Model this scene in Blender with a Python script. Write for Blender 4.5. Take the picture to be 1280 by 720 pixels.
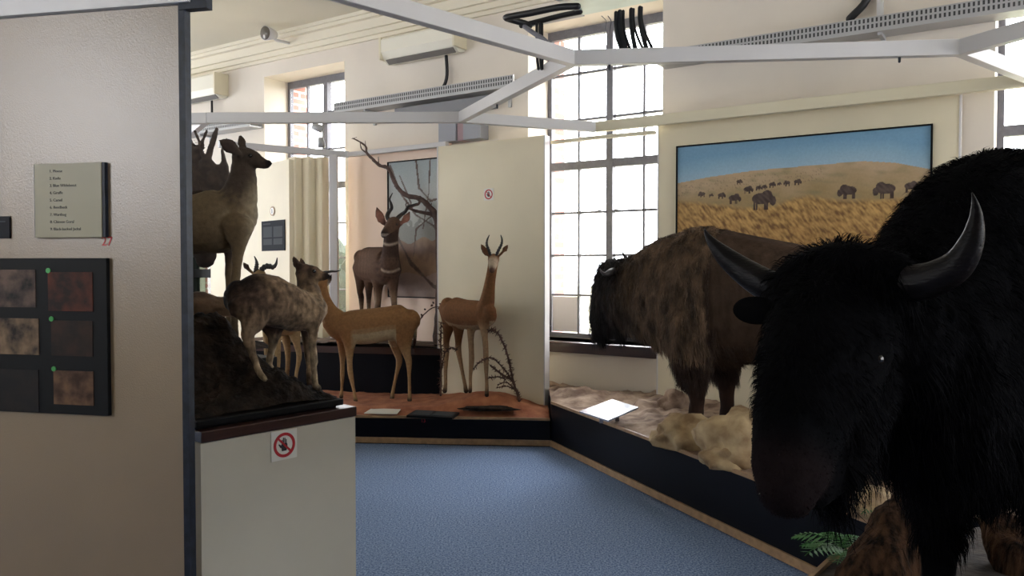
import bpy, bmesh, math, random
import numpy as np
from mathutils import Vector, Matrix, noise, kdtree
from mathutils.bvhtree import BVHTree

for o in list(bpy.data.objects):
    bpy.data.objects.remove(o)
SC = bpy.context.scene
COL = SC.collection
random.seed(7)
RNG = np.random.default_rng(7)

# ------------------------------------------------------------------ camera
FPX = 1000.0
PITCH = math.radians(-1.55)
CAMZ = 1.6
cd = bpy.data.cameras.new('camera')
cam = bpy.data.objects.new('camera', cd)
COL.objects.link(cam)
cam.location = (0, 0, CAMZ)
cam.rotation_euler = (math.pi / 2 + PITCH, 0, 0)
cd.sensor_width = 36.0
cd.lens = 36.0 * FPX / 1280.0
cd.clip_start = 0.05
cd.clip_end = 200
SC.camera = cam

# ------------------------------------------------------------------ world, view
w = bpy.data.worlds.new('world')
SC.world = w
w.use_nodes = True
bg = w.node_tree.nodes['Background']
bg.inputs[0].default_value = (0.95, 0.95, 0.97, 1)
bg.inputs[1].default_value = 9.0
SC.view_settings.view_transform = 'Standard'
SC.view_settings.look = 'None'
SC.view_settings.gamma = 1
SC.view_settings.use_curve_mapping = False
SC.view_settings.exposure = 0.82
SC.cycles.max_bounces = 10
SC.cycles.diffuse_bounces = 6
SC.cycles.transparent_max_bounces = 16

# window wall frame: origin at the right jamb of window_1, X along wall, Y outwards
P0 = Vector((1.347, 7.2, 0))
WX = Vector((0.8304, -0.5572, 0))
WY = Vector((0.5572, 0.8304, 0))
ROT = math.atan2(WX.y, WX.x)


def W(a, b, z):
    return P0 + WX * a + WY * b + Vector((0, 0, z))


WIN = [(-9.39, -7.96), (-5.41, -3.98), (-1.43, 0.0), (2.55, 3.98)]
WZ0, WZ1 = 0.87, 4.0
CEIL = 4.45
ROOM_A = (-10.6, 8.0)
ROOM_B = -9.6
FILL_REARW = [(-9.6, -6.2), (-2.5, -0.9)]  # unseen rear windows, added for fill and the partition's highlight
RZ0 = 2.0
FILL_SIDEW = [(-3.0, -1.0), (-5.6, -4.2)]  # unseen side windows, added to brighten the window wall and cabinet
BO = 0.72   # outer face of the wall


def portal(a0, a1, b, z0, z1, inward, side=0):
    ld = bpy.data.lights.new('window_daylight', 'AREA')
    ld.shape = 'RECTANGLE'
    ld.size = a1 - a0
    ld.size_y = z1 - z0
    ld.cycles.is_portal = True
    o = bpy.data.objects.new('window_daylight', ld)
    COL.objects.link(o)
    o.location = W(b, (a0 + a1) / 2, (z0 + z1) / 2) if side else W((a0 + a1) / 2, b, (z0 + z1) / 2)
    d = WX * inward if side else WY * inward
    o.rotation_euler = d.to_track_quat('-Z', 'Z').to_euler()


for (a0, a1) in WIN:
    portal(a0, a1, BO - .02, WZ0, WZ1, -1)
for (a0, a1) in FILL_REARW:
    portal(a0, a1, ROOM_B - 0.28, RZ0, 4.0, 1)
for (a0, a1) in FILL_SIDEW:
    portal(a0, a1, ROOM_A[1] + .28, 0.9, 4.0, -1, 1)
for (a0, a1) in FILL_SIDEW[:2]:
    portal(a0, a1, ROOM_A[0] - .28, 0.9, 4.0, 1, 1)


# ------------------------------------------------------------------ helpers
def lin(r, g, b):
    def f(c):
        c /= 255.0
        return c / 12.92 if c <= 0.04045 else ((c + 0.055) / 1.055) ** 2.4
    return (f(r), f(g), f(b))


def P(px, py, Y):
    """point seen at photo pixel (px,py) at depth Y"""
    cx, cy = (px - 640) / FPX, (360 - py) / FPX
    d = Vector((cx, math.cos(PITCH) - cy * math.sin(PITCH), math.sin(PITCH) + cy * math.cos(PITCH)))
    return Vector((0, 0, CAMZ)) + d * (Y / d.y)


def wallY(px, b=0.0):
    p = P(px, 333, 1.0)
    d = Vector((p.x, 1.0, 0))
    q = P0 + WY * b
    n = WY
    return (q.dot(n)) / d.dot(n)


def wall_a(px, b=0.0):
    Y = wallY(px, b)
    p = Vector(((px - 640) / FPX * Y, Y, 0))
    return (p - P0).dot(WX)


def new_mat(name):
    m = bpy.data.materials.new(name)
    m.use_nodes = True
    return m, m.node_tree, m.node_tree.nodes['Principled BSDF']


def mat(name, c, rough=0.6, metal=0.0, noise_amt=0.0, nscale=8.0, bump=0.0, bscale=60.0, spec=0.5, detail=4, c2=None, stretch=None, bdist=0.01):
    m, nt, b = new_mat(name)
    b.inputs['Roughness'].default_value = rough
    b.inputs['Metallic'].default_value = metal
    b.inputs['Specular IOR Level'].default_value = spec
    b.inputs['Base Color'].default_value = (*c, 1)
    tc = nt.nodes.new('ShaderNodeTexCoord')
    vec = tc.outputs['Object']
    if stretch:
        mp = nt.nodes.new('ShaderNodeMapping')
        mp.inputs['Scale'].default_value = stretch
        nt.links.new(vec, mp.inputs[0])
        vec = mp.outputs[0]
    if noise_amt > 0 or c2:
        n = nt.nodes.new('ShaderNodeTexNoise')
        n.inputs['Scale'].default_value = nscale
        n.inputs['Detail'].default_value = detail
        nt.links.new(vec, n.inputs[0])
        r = nt.nodes.new('ShaderNodeValToRGB')
        r.color_ramp.elements[0].position = 0.35
        r.color_ramp.elements[1].position = 0.68
        ca = c2 if c2 else tuple(x * (1 - noise_amt) for x in c)
        cb = c if c2 else tuple(min(1, x * (1 + noise_amt)) for x in c)
        r.color_ramp.elements[0].color = (*ca, 1)
        r.color_ramp.elements[1].color = (*cb, 1)
        nt.links.new(n.outputs[0], r.inputs[0])
        nt.links.new(r.outputs[0], b.inputs['Base Color'])
    if bump > 0:
        n2 = nt.nodes.new('ShaderNodeTexNoise')
        n2.inputs['Scale'].default_value = bscale
        n2.inputs['Detail'].default_value = 6
        nt.links.new(vec, n2.inputs[0])
        bp = nt.nodes.new('ShaderNodeBump')
        bp.inputs['Strength'].default_value = bump
        bp.inputs['Distance'].default_value = bdist
        nt.links.new(n2.outputs[0], bp.inputs['Height'])
        nt.links.new(bp.outputs[0], b.inputs['Normal'])
    return m


def vmat(name, rough=0.9, noise_amt=0.25, nscale=30, bump=0.4, bscale=120, spec=0.15, stretch=None):
    """colour from the mesh's own coat colour attribute, broken up by noise"""
    m, nt, b = new_mat(name)
    b.inputs['Roughness'].default_value = rough
    b.inputs['Specular IOR Level'].default_value = spec
    at = nt.nodes.new('ShaderNodeAttribute')
    at.attribute_name = 'coat'
    tc = nt.nodes.new('ShaderNodeTexCoord')
    vec = tc.outputs['Object']
    if stretch:
        mp = nt.nodes.new('ShaderNodeMapping')
        mp.inputs['Scale'].default_value = stretch
        nt.links.new(vec, mp.inputs[0])
        vec = mp.outputs[0]
    n = nt.nodes.new('ShaderNodeTexNoise')
    n.inputs['Scale'].default_value = nscale
    n.inputs['Detail'].default_value = 5
    nt.links.new(vec, n.inputs[0])
    mr = nt.nodes.new('ShaderNodeMapRange')
    mr.inputs[1].default_value = 0.3
    mr.inputs[2].default_value = 0.7
    mr.inputs[3].default_value = 1 - noise_amt
    mr.inputs[4].default_value = 1 + noise_amt
    nt.links.new(n.outputs[0], mr.inputs[0])
    vm = nt.nodes.new('ShaderNodeVectorMath')
    vm.operation = 'SCALE'
    nt.links.new(at.outputs['Color'], vm.inputs[0])
    nt.links.new(mr.outputs[0], vm.inputs['Scale'])
    nt.links.new(vm.outputs[0], b.inputs['Base Color'])
    if bump > 0:
        n2 = nt.nodes.new('ShaderNodeTexNoise')
        n2.inputs['Scale'].default_value = bscale
        n2.inputs['Detail'].default_value = 5
        nt.links.new(vec, n2.inputs[0])
        bp = nt.nodes.new('ShaderNodeBump')
        bp.inputs['Strength'].default_value = bump
        bp.inputs['Distance'].default_value = 0.008
        nt.links.new(n2.outputs[0], bp.inputs['Height'])
        nt.links.new(bp.outputs[0], b.inputs['Normal'])
    return m


WM = {}


def tag(o, label=None, cat=None, group=None, kind=None):
    if label: o['label'] = label
    if cat: o['category'] = cat
    if group: o['group'] = group
    if kind: o['kind'] = kind
    return o


def empty(name, loc, rz=0.0):
    o = bpy.data.objects.new(name, None)
    COL.objects.link(o)
    o.location = loc
    o.rotation_euler = (0, 0, rz)
    o.empty_display_size = 0.1
    WM[o] = Matrix.Translation(Vector(loc)) @ Matrix.Rotation(rz, 4, 'Z')
    return o


def link_mesh(name, me, m, parent=None, smooth=False, world=True, origin=None, rz=0.0):
    """me in world coordinates; parented meshes are moved into the parent's frame"""
    o = bpy.data.objects.new(name, me)
    COL.objects.link(o)
    if m: 
        me.materials.clear()
        me.materials.append(m)
    if parent is not None:
        me.transform(WM[parent].inverted())
        o.parent = parent
        WM[o] = WM[parent].copy()
    else:
        if origin is None:
            vs = np.empty(len(me.vertices) * 3, dtype=np.float32)
            me.vertices.foreach_get('co', vs)
            vs = vs.reshape(-1, 3)
            lo, hi = vs.min(0), vs.max(0)
            origin = Vector(((lo[0] + hi[0]) / 2, (lo[1] + hi[1]) / 2, lo[2]))
        M = Matrix.Translation(Vector(origin)) @ Matrix.Rotation(rz, 4, 'Z')
        me.transform(M.inverted())
        o.location = origin
        o.rotation_euler = (0, 0, rz)
        WM[o] = M
    if smooth:
        me.polygons.foreach_set('use_smooth', [True] * len(me.polygons))
    me.update()
    return o


class MB:
    """collects shapes given in world coordinates"""
    def __init__(s):
        s.v = []
        s.f = []

    def add(s, vs, fs):
        k = len(s.v)
        s.v += [tuple(x) for x in vs]
        s.f += [tuple(i + k for i in f) for f in fs]
        return s

    def box8(s, p):
        return s.add(p, [(0, 3, 2, 1), (4, 5, 6, 7), (0, 1, 5, 4), (1, 2, 6, 5), (2, 3, 7, 6), (3, 0, 4, 7)])

    def wbox(s, a0, a1, b0, b1, z0, z1):
        return s.box8([W(a0, b0, z0), W(a1, b0, z0), W(a1, b1, z0), W(a0, b1, z0), W(a0, b0, z1), W(a1, b0, z1), W(a1, b1, z1), W(a0, b1, z1)])

    def fbox(s, F, x0, x1, y0, y1, z0, z1):
        return s.box8([F @ Vector(q) for q in [(x0, y0, z0), (x1, y0, z0), (x1, y1, z0), (x0, y1, z0), (x0, y0, z1), (x1, y0, z1), (x1, y1, z1), (x0, y1, z1)]])

    def prism(s, poly, z0, z1):
        n = len(poly)
        vs = [(x, y, z0) for x, y in poly] + [(x, y, z1) for x, y in poly]
        fs = [tuple(range(n))[::-1], tuple(range(n, 2 * n))] + [(i, (i + 1) % n, (i + 1) % n + n, i + n) for i in range(n)]
        return s.add(vs, fs)

    def fprism(s, F, poly, d0, d1):
        """poly in local XZ, extruded along local Y from d0 to d1"""
        n = len(poly)
        vs = [F @ Vector((x, d0, z)) for x, z in poly] + [F @ Vector((x, d1, z)) for x, z in poly]
        fs = [tuple(range(n))[::-1], tuple(range(n, 2 * n))] + [(i, (i + 1) % n, (i + 1) % n + n, i + n) for i in range(n)]
        return s.add(vs, fs)

    def bar(s, p, q, w_, h):
        p, q = Vector(p), Vector(q)
        t = (q - p).normalized()
        up = Vector((0, 0, 1)) if abs(t.z) < 0.95 else Vector((1, 0, 0))
        sd = t.cross(up).normalized()
        up = sd.cross(t).normalized()
        c = []
        for e in (p, q):
            for (i, j) in ((-1, -1), (1, -1), (1, 1), (-1, 1)):
                c.append(e + sd * (i * w_ / 2) + up * (j * h / 2))
        return s.box8([c[0], c[1], c[2], c[3], c[4], c[5], c[6], c[7]])

    def tube(s, pts, n=10, lat=None, sub=0, cap=True):
        """pts: (x,y,z,rw[,rh])"""
        v, f = loft(pts, n, lat, sub, cap)[:2]
        return s.add(v, f)

    def build(s, name, m, parent=None, smooth=False, bevel=0.0, origin=None, rz=0.0):
        me = bpy.data.meshes.new(name)
        me.from_pydata(s.v, [], s.f)
        bm = bmesh.new()
        bm.from_mesh(me)
        bmesh.ops.recalc_face_normals(bm, faces=bm.faces)
        if bevel > 0:
            bmesh.ops.bevel(bm, geom=bm.edges[:], offset=bevel, segments=2, affect='EDGES', profile=0.5)
        bm.to_mesh(me)
        bm.free()
        return link_mesh(name, me, m, parent, smooth, origin=origin, rz=rz)


def catmull(pts, sub):
    a = np.array(pts, float)
    if sub <= 0 or len(a) < 2:
        return a
    ext = np.vstack([2 * a[0] - a[1], a, 2 * a[-1] - a[-2]])
    out = []
    for i in range(1, len(ext) - 2):
        p0, p1, p2, p3 = ext[i - 1], ext[i], ext[i + 1], ext[i + 2]
        for k in range(sub + 1):
            t = k / (sub + 1)
            out.append(0.5 * ((2 * p1) + (-p0 + p2) * t + (2 * p0 - 5 * p1 + 4 * p2 - p3) * t * t + (-p0 + 3 * p1 - 3 * p2 + p3) * t ** 3))
    out.append(a[-1])
    return np.array(out)


def loft(pts, n=12, lat=None, sub=0, cap=True, cols=None):
    rows = []
    for p in pts:
        p = list(p)
        if len(p) == 4:
            p.append(p[3])
        rows.append(p[:5])
    if cols is not None:
        rows = [r + list(c) for r, c in zip(rows, cols)]
    A = catmull(rows, sub)
    A[:, 3:5] = np.maximum(A[:, 3:5], 0.0008)
    c = A[:, :3]
    m = len(A)
    T = np.zeros((m, 3))
    for i in range(m):
        T[i] = c[min(i + 1, m - 1)] - c[max(i - 1, 0)]
        T[i] /= (np.linalg.norm(T[i]) + 1e-9)
    if lat is not None:
        L = np.array(lat, float)
    rings = []
    ref = np.array([0, 0, 1.0]) if abs(T[0][2]) < 0.9 else np.array([1.0, 0, 0])
    for i in range(m):
        if lat is not None:
            sd = L - L.dot(T[i]) * T[i]
            if np.linalg.norm(sd) < 0.1:
                sd = np.cross(T[i], [0, 0, 1.0])
        else:
            if i == 0:
                sd = np.cross(T[i], ref)
            else:
                sd = sd - sd.dot(T[i]) * T[i]
        sd = sd / (np.linalg.norm(sd) + 1e-9)
        up = np.cross(sd, T[i])
        rings.append((c[i], sd, up, A[i, 3], A[i, 4], A[i, 5:], T[i]))
    full = []
    if cap:
        ce, sd, up, rw, rh, cc, t = rings[0]
        r = min(rw, rh)
        for k in (0.98, 0.8, 0.45):
            q = math.sqrt(1 - k * k)
            full.append((ce - t * r * k, sd, up, rw * q, rh * q, cc, t))
    full += rings
    if cap:
        ce, sd, up, rw, rh, cc, t = rings[-1]
        r = min(rw, rh)
        for k in (0.45, 0.8, 0.98):
            q = math.sqrt(1 - k * k)
            full.append((ce + t * r * k, sd, up, rw * q, rh * q, cc, t))
    V, F, C = [], [], []
    for (ce, sd, up, rw, rh, cc, t) in full:
        for k in range(n):
            a = 2 * math.pi * k / n
            V.append(tuple(ce + sd * rw * math.cos(a) + up * rh * math.sin(a)))
            C.append(cc)
    R = len(full)
    for i in range(R - 1):
        for k in range(n):
            F.append((i * n + k, i * n + (k + 1) % n, (i + 1) * n + (k + 1) % n, (i + 1) * n + k))
    F.append(tuple(range(n))[::-1])
    F.append(tuple((R - 1) * n + k for k in range(n)))
    return V, F, C


def set_coat(me, cols):
    at = me.color_attributes.new('coat', 'FLOAT_COLOR', 'POINT')
    a = np.ones((len(me.vertices), 4), dtype=np.float32)
    a[:, :3] = cols
    at.data.foreach_set('color', a.ravel())


def organic(name, tubes, m, parent, lat, voxel=0.012, smooth=4, recolor=None, rough=0.0, rscale=12):
    """tubes: list of dict(p=[(x,y,z,rw,rh,col)], lat=, sub=) fused into one continuous skin"""
    V, F, C = [], [], []
    for t in tubes:
        pts = [(q[0], q[1], q[2], q[3], q[4]) for q in t['p']]
        cols = [q[5] for q in t['p']]
        v, f, c = loft(pts, t.get('n', 16), t.get('lat', lat), t.get('sub', 3), True, cols)
        k = len(V)
        V += v
        F += [tuple(i + k for i in g) for g in f]
        C += [tuple(np.clip(x, 0.001, 1)) for x in c]
    me = bpy.data.meshes.new(name + '_src')
    me.from_pydata(V, [], F)
    bm = bmesh.new(); bm.from_mesh(me)
    bmesh.ops.recalc_face_normals(bm, faces=bm.faces)
    bm.to_mesh(me); bm.free()
    tmp = bpy.data.objects.new('tmp', me)
    COL.objects.link(tmp)
    md = tmp.modifiers.new('r', 'REMESH')
    md.mode = 'VOXEL'
    md.voxel_size = voxel
    ms = tmp.modifiers.new('s', 'SMOOTH')
    ms.factor = 0.5
    ms.iterations = smooth
    dg = bpy.context.evaluated_depsgraph_get()
    out = bpy.data.meshes.new_from_object(tmp.evaluated_get(dg))
    bpy.data.objects.remove(tmp)
    bpy.data.meshes.remove(me)
    out.name = name
    kd = kdtree.KDTree(len(V))
    for i, v in enumerate(V):
        kd.insert(v, i)
    kd.balance()
    CA = np.array(C)
    cols = np.zeros((len(out.vertices), 3))
    nrm = [v.normal.copy() for v in out.vertices]
    for i, v in enumerate(out.vertices):
        ws, s = 0, np.zeros(3)
        for (co, j, d) in kd.find_n(v.co, 5):
            ww = 1 / (d * d + 1e-5)
            ws += ww
            s += ww * CA[j]
        cols[i] = s / ws
        if recolor:
            r = recolor(v.co, nrm[i], cols[i])
            if r is not None:
                cols[i] = r
    if rough > 0:
        nn = [v.normal.copy() for v in out.vertices]
        for v, n_ in zip(out.vertices, nn):
            v.co = v.co + n_ * (noise.fractal(v.co * rscale, 1.0, 2.0, 4) * rough)
    set_coat(out, cols)
    return link_mesh(name, out, m, parent, True)


def hair(name, body, m, parent, n, lenf, flow, width=0.003, lift=0.35, colf=None, clump=0.0):
    """coat of separate tapering hairs rooted on the body mesh (world space functions)"""
    me = body.data
    M = WM[body]
    me.calc_loop_triangles()
    nt = len(me.loop_triangles)
    tv = np.empty(nt * 3, dtype=np.int32)
    me.loop_triangles.foreach_get('vertices', tv)
    tv = tv.reshape(-1, 3)
    co = np.empty(len(me.vertices) * 3, dtype=np.float32)
    me.vertices.foreach_get('co', co)
    co = co.reshape(-1, 3).astype(float)
    R = np.array(M.to_3x3())
    T = np.array(M.translation)
    co = co @ R.T + T
    ca = np.empty(len(me.vertices) * 4, dtype=np.float32)
    me.color_attributes['coat'].data.foreach_get('color', ca)
    ca = ca.reshape(-1, 4)[:, :3]
    a, b, c = co[tv[:, 0]], co[tv[:, 1]], co[tv[:, 2]]
    nr = np.cross(b - a, c - a)
    ar = np.linalg.norm(nr, axis=1)
    nr /= ar[:, None] + 1e-12
    cen = (a + b + c) / 3
    L = lenf(cen, nr)
    wgt = ar * (L > 0.003)
    idx = RNG.choice(nt, size=n, p=wgt / wgt.sum())
    r1, r2 = RNG.random(n), RNG.random(n)
    s = np.sqrt(r1)
    p = a[idx] * (1 - s)[:, None] + b[idx] * (s * (1 - r2))[:, None] + c[idx] * (s * r2)[:, None]
    N = nr[idx]
    cl = ca[tv[idx, 0]]
    ln = L[idx] * RNG.uniform(0.6, 1.25, n)
    fl = flow(p, N)
    fl = fl - (fl * N).sum(1)[:, None] * N
    fl /= np.linalg.norm(fl, axis=1)[:, None] + 1e-6
    # clumps: hairs lean with their neighbours
    cn = np.array([list(noise.noise_vector(Vector(q) * 14)) for q in p])
    fl = fl + cn * clump + RNG.normal(0, 0.12, (n, 3))
    fl /= np.linalg.norm(fl, axis=1)[:, None] + 1e-6
    d1 = fl * (1 - lift) + N * lift
    d2 = fl * (1 - lift * 0.4) + N * lift * 0.25 + np.array([0, 0, -0.35])
    for d in (d1, d2):
        d /= np.linalg.norm(d, axis=1)[:, None]
    sd = np.cross(d1, N + RNG.normal(0, 0.4, (n, 3)))
    sd /= np.linalg.norm(sd, axis=1)[:, None] + 1e-6
    w0 = width * RNG.uniform(0.6, 1.3, n)[:, None]
    base = p - N * 0.004
    mid = p + d1 * (ln * 0.5)[:, None]
    tip = mid + d2 * (ln * 0.5)[:, None]
    V = np.stack([base - sd * w0 / 2, base + sd * w0 / 2, mid - sd * w0 * 0.4, mid + sd * w0 * 0.4, tip], 1).reshape(-1, 3)
    k = np.arange(n) * 5
    me2 = bpy.data.meshes.new(name)
    quads = np.stack([k, k + 1, k + 3, k + 2], 1)
    tris = np.stack([k + 2, k + 3, k + 4], 1)
    me2.vertices.add(len(V))
    me2.vertices.foreach_set('co', V.astype(np.float32).ravel())
    loops = np.concatenate([quads.ravel(), tris.ravel()]).astype(np.int32)
    me2.loops.add(len(loops))
    me2.loops.foreach_set('vertex_index', loops)
    me2.polygons.add(2 * n)
    st = np.concatenate([np.arange(n) * 4, 4 * n + np.arange(n) * 3]).astype(np.int32)
    me2.polygons.foreach_set('loop_start', st)
    me2.update(calc_edges=True)
    me2.validate()
    cc = cl * RNG.uniform(0.7, 1.35, n)[:, None]
    set_coat(me2, np.repeat(cc, 5, axis=0))
    return link_mesh(name, me2, m, parent, True)


def K(px, py, Y, r, col, rh=None):
    p = P(px, py, Y)
    return (p.x, p.y, p.z, r, rh if rh else r, col)


def H(px, py, Y, r):
    p = P(px, py, Y)
    return (p.x, p.y, p.z, r)


def ball(name, p, r, m, parent, sc=(1, 1, 1)):
    bm = bmesh.new()
    bmesh.ops.create_uvsphere(bm, u_segments=14, v_segments=10, radius=r)
    me = bpy.data.meshes.new(name)
    for v in bm.verts:
        v.co = Vector((v.co.x * sc[0], v.co.y * sc[1], v.co.z * sc[2])) + Vector(p)
    bm.to_mesh(me); bm.free()
    return link_mesh(name, me, m, parent, True)


def text_mesh(body, size, F, depth=0.0008, align='LEFT'):
    cu = bpy.data.curves.new('lettering', 'FONT')
    cu.body = body
    cu.size = size
    cu.extrude = depth
    cu.align_x = align
    cu.resolution_u = 2
    t = bpy.data.objects.new('t', cu)
    COL.objects.link(t)
    dg = bpy.context.evaluated_depsgraph_get()
    me = bpy.data.meshes.new_from_object(t.evaluated_get(dg))
    bpy.data.objects.remove(t)
    # text lies in XY; stand it up in local XZ, facing -Y
    me.transform(F @ Matrix.Rotation(math.pi / 2, 4, 'X'))
    return me


def frame_at(p, xdir, up=Vector((0, 0, 1))):
    """local X = xdir, local Z = up, local Y = into the surface"""
    x = Vector(xdir).normalized()
    z = Vector(up)
    z = (z - x * z.dot(x)).normalized()
    y = z.cross(x)
    M = Matrix((x, y, z)).transposed().to_4x4()
    M.translation = Vector(p)
    return M


# ------------------------------------------------------------------ materials
M_wall = mat('wall_paint', lin(216, 207, 194), 0.7, noise_amt=0.04, nscale=1.5, bump=0.05, bscale=30)
M_ceil = mat('ceiling_paint', lin(204, 198, 178), 0.8, noise_amt=0.03, nscale=0.8)
M_cornice = mat('cornice_paint', lin(218, 210, 190), 0.6)
M_panel = mat('panel_paint', lin(217, 207, 180), 0.55, noise_amt=0.03, nscale=2, bump=0.05, bscale=150)
M_gloss = mat('gloss_panel_paint', lin(122, 104, 80), 0.3, noise_amt=0.04, nscale=3, bump=0.6, bscale=170, spec=0.85, bdist=0.0016)
M_white = mat('white_metal_paint', lin(198, 196, 196), 0.4, noise_amt=0.02, nscale=5)
M_cream = mat('cream_metal_paint', lin(216, 208, 182), 0.45)
M_brownwood = mat('dark_brown_wood', lin(52, 30, 24), 0.28, noise_amt=0.2, nscale=6, stretch=(1, 1, 12))
M_tan = mat('pale_wood_trim', lin(150, 120, 88), 0.5, noise_amt=0.2, nscale=20)
M_navy = mat('navy_board', lin(6, 8, 17), 0.45, noise_amt=0.15, nscale=3, spec=0.12)
M_black = mat('black_board', lin(9, 10, 12), 0.55, noise_amt=0.1, nscale=5, spec=0.15)
M_poster = mat('dark_poster_print', lin(30, 34, 40), 0.7, spec=0.1)
M_blackplastic = mat('black_rubber', lin(22, 22, 25), 0.5)
M_steel = mat('window_steel', lin(108, 108, 116), 0.45, noise_amt=0.1, nscale=30)
M_darksteel = mat('dark_edge_steel', lin(22, 28, 40), 0.5, metal=0.0, noise_amt=0.5, nscale=25, spec=0.3)
M_grey = mat('grey_trunking', lin(170, 170, 170), 0.45, metal=0.2)
M_slot = mat('slot_dark', lin(60, 60, 62), 0.7)
M_louvre = mat('louvre_grey', lin(110, 106, 100), 0.6)
M_box = mat('grey_box_paint', lin(140, 142, 150), 0.4)
M_pinkbox = mat('pinkish_box_paint', lin(150, 120, 128), 0.4)
M_plastic = mat('ac_plastic', lin(226, 222, 206), 0.4)
M_ground = mat('garden_ground', lin(150, 145, 120), 0.9, noise_amt=0.3, nscale=2)
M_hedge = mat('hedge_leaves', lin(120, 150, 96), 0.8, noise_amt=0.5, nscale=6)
M_darkhedge = mat('evergreen_hedge_leaves', lin(30, 44, 26), 0.9, noise_amt=0.4, nscale=5)  # evergreen, dark in its own colour
M_red = mat('red_print', lin(170, 20, 30), 0.5)
M_ink = mat('black_print', lin(20, 18, 20), 0.5)
M_paper = mat('white_card', lin(214, 212, 202), 0.4)
M_sheet = mat('list_sign_card', lin(140, 134, 112), 0.4, spec=.3)
M_textgrey = mat('grey_print', lin(62, 66, 70), 0.7, spec=.1)
M_horn = mat('horn_keratin', lin(40, 34, 31), 0.5, noise_amt=0.3, nscale=40, bump=0.2, bscale=60)
M_blackhorn = mat('black_horn_keratin', lin(34, 30, 30), 0.45, noise_amt=0.4, nscale=14, bump=0.3, bscale=50, stretch=(1, 1, 3))
M_antler = mat('antler_bone', lin(66, 54, 45), 0.6, noise_amt=0.35, nscale=14, bump=0.4, bscale=40)
M_eye = mat('glass_eye', (0.004, 0.003, 0.003), 0.05)
M_coat = vmat('animal_coat', noise_amt=0.16, nscale=45, bump=0.25, bscale=160)
M_shag = vmat('shaggy_coat', noise_amt=0.35, nscale=18, bump=0.9, bscale=45, stretch=(1, 1, 0.35))
M_mottle = vmat('mottled_coat', noise_amt=0.45, nscale=24, bump=0.7, bscale=60)
M_hair = vmat('long_hair', rough=0.75, noise_amt=0.2, nscale=10, bump=0, spec=0.25)
M_paint = vmat('painted_canvas', rough=0.55, noise_amt=0.05, nscale=60, bump=0.15, bscale=200, spec=0.3)
M_rock = mat('dark_rock', lin(52, 42, 35), 0.95, c2=lin(18, 15, 14), nscale=11, bump=1.0, bscale=26, spec=.15, bdist=.03)
M_brownrock = mat('brown_rock', lin(112, 88, 66), 0.9, c2=lin(60, 46, 36), nscale=7, bump=0.8, bscale=25)
M_boulder = mat('yellow_sandstone', lin(196, 174, 136), 0.85, c2=lin(128, 102, 72), nscale=6, bump=0.7, bscale=20)
M_bark = mat('log_bark', lin(74, 52, 36), 0.95, c2=lin(20, 14, 10), nscale=11, bump=1.0, bscale=16, bdist=.03, spec=.1, stretch=(3, 3, 0.6))
M_branch = mat('dead_branch_bark', lin(84, 66, 60), 0.8, noise_amt=0.3, nscale=20, bump=0.4, bscale=60)
M_thorn = mat('thorn_branch_bark', lin(78, 52, 42), 0.8, noise_amt=0.3, nscale=20)
M_fern = mat('fern_leaf', lin(40, 96, 32), 0.5, noise_amt=0.3, nscale=15)
M_redsand = mat('red_sand', lin(176, 116, 82), 0.95, c2=lin(138, 82, 58), nscale=9, bump=0.7, bscale=50, detail=8)
M_greysand = mat('grey_sand', lin(184, 162, 142), 0.95, c2=lin(112, 90, 76), nscale=7, bump=0.9, bscale=28, detail=8)


def brick_mat():
    m, nt, b = new_mat('outside_brick')
    tc = nt.nodes.new('ShaderNodeTexCoord')
    mp = nt.nodes.new('ShaderNodeMapping')
    mp.inputs['Rotation'].default_value = (math.pi / 2, 0, 0)
    cmb = nt.nodes.new('ShaderNodeCombineXYZ')
    sep = nt.nodes.new('ShaderNodeSeparateXYZ')
    nt.links.new(tc.outputs['Object'], sep.inputs[0])
    ad = nt.nodes.new('ShaderNodeMath'); ad.operation = 'ADD'
    nt.links.new(sep.outputs[0], ad.inputs[0]); nt.links.new(sep.outputs[1], ad.inputs[1])
    nt.links.new(ad.outputs[0], cmb.inputs[0]); nt.links.new(sep.outputs[2], cmb.inputs[1])
    br = nt.nodes.new('ShaderNodeTexBrick')
    br.inputs['Color1'].default_value = (*lin(200, 130, 120), 1)
    br.inputs['Color2'].default_value = (*lin(180, 108, 98), 1)
    br.inputs['Mortar'].default_value = (*lin(235, 225, 215), 1)
    br.inputs['Scale'].default_value = 1.0
    br.inputs['Brick Width'].default_value = 0.23
    br.inputs['Row Height'].default_value = 0.085
    br.inputs['Mortar Size'].default_value = 0.012
    nt.links.new(cmb.outputs[0], br.inputs[0])
    nt.links.new(br.outputs[0], b.inputs['Base Color'])
    b.inputs['Roughness'].default_value = 0.9
    return m


M_brick = brick_mat()


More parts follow.
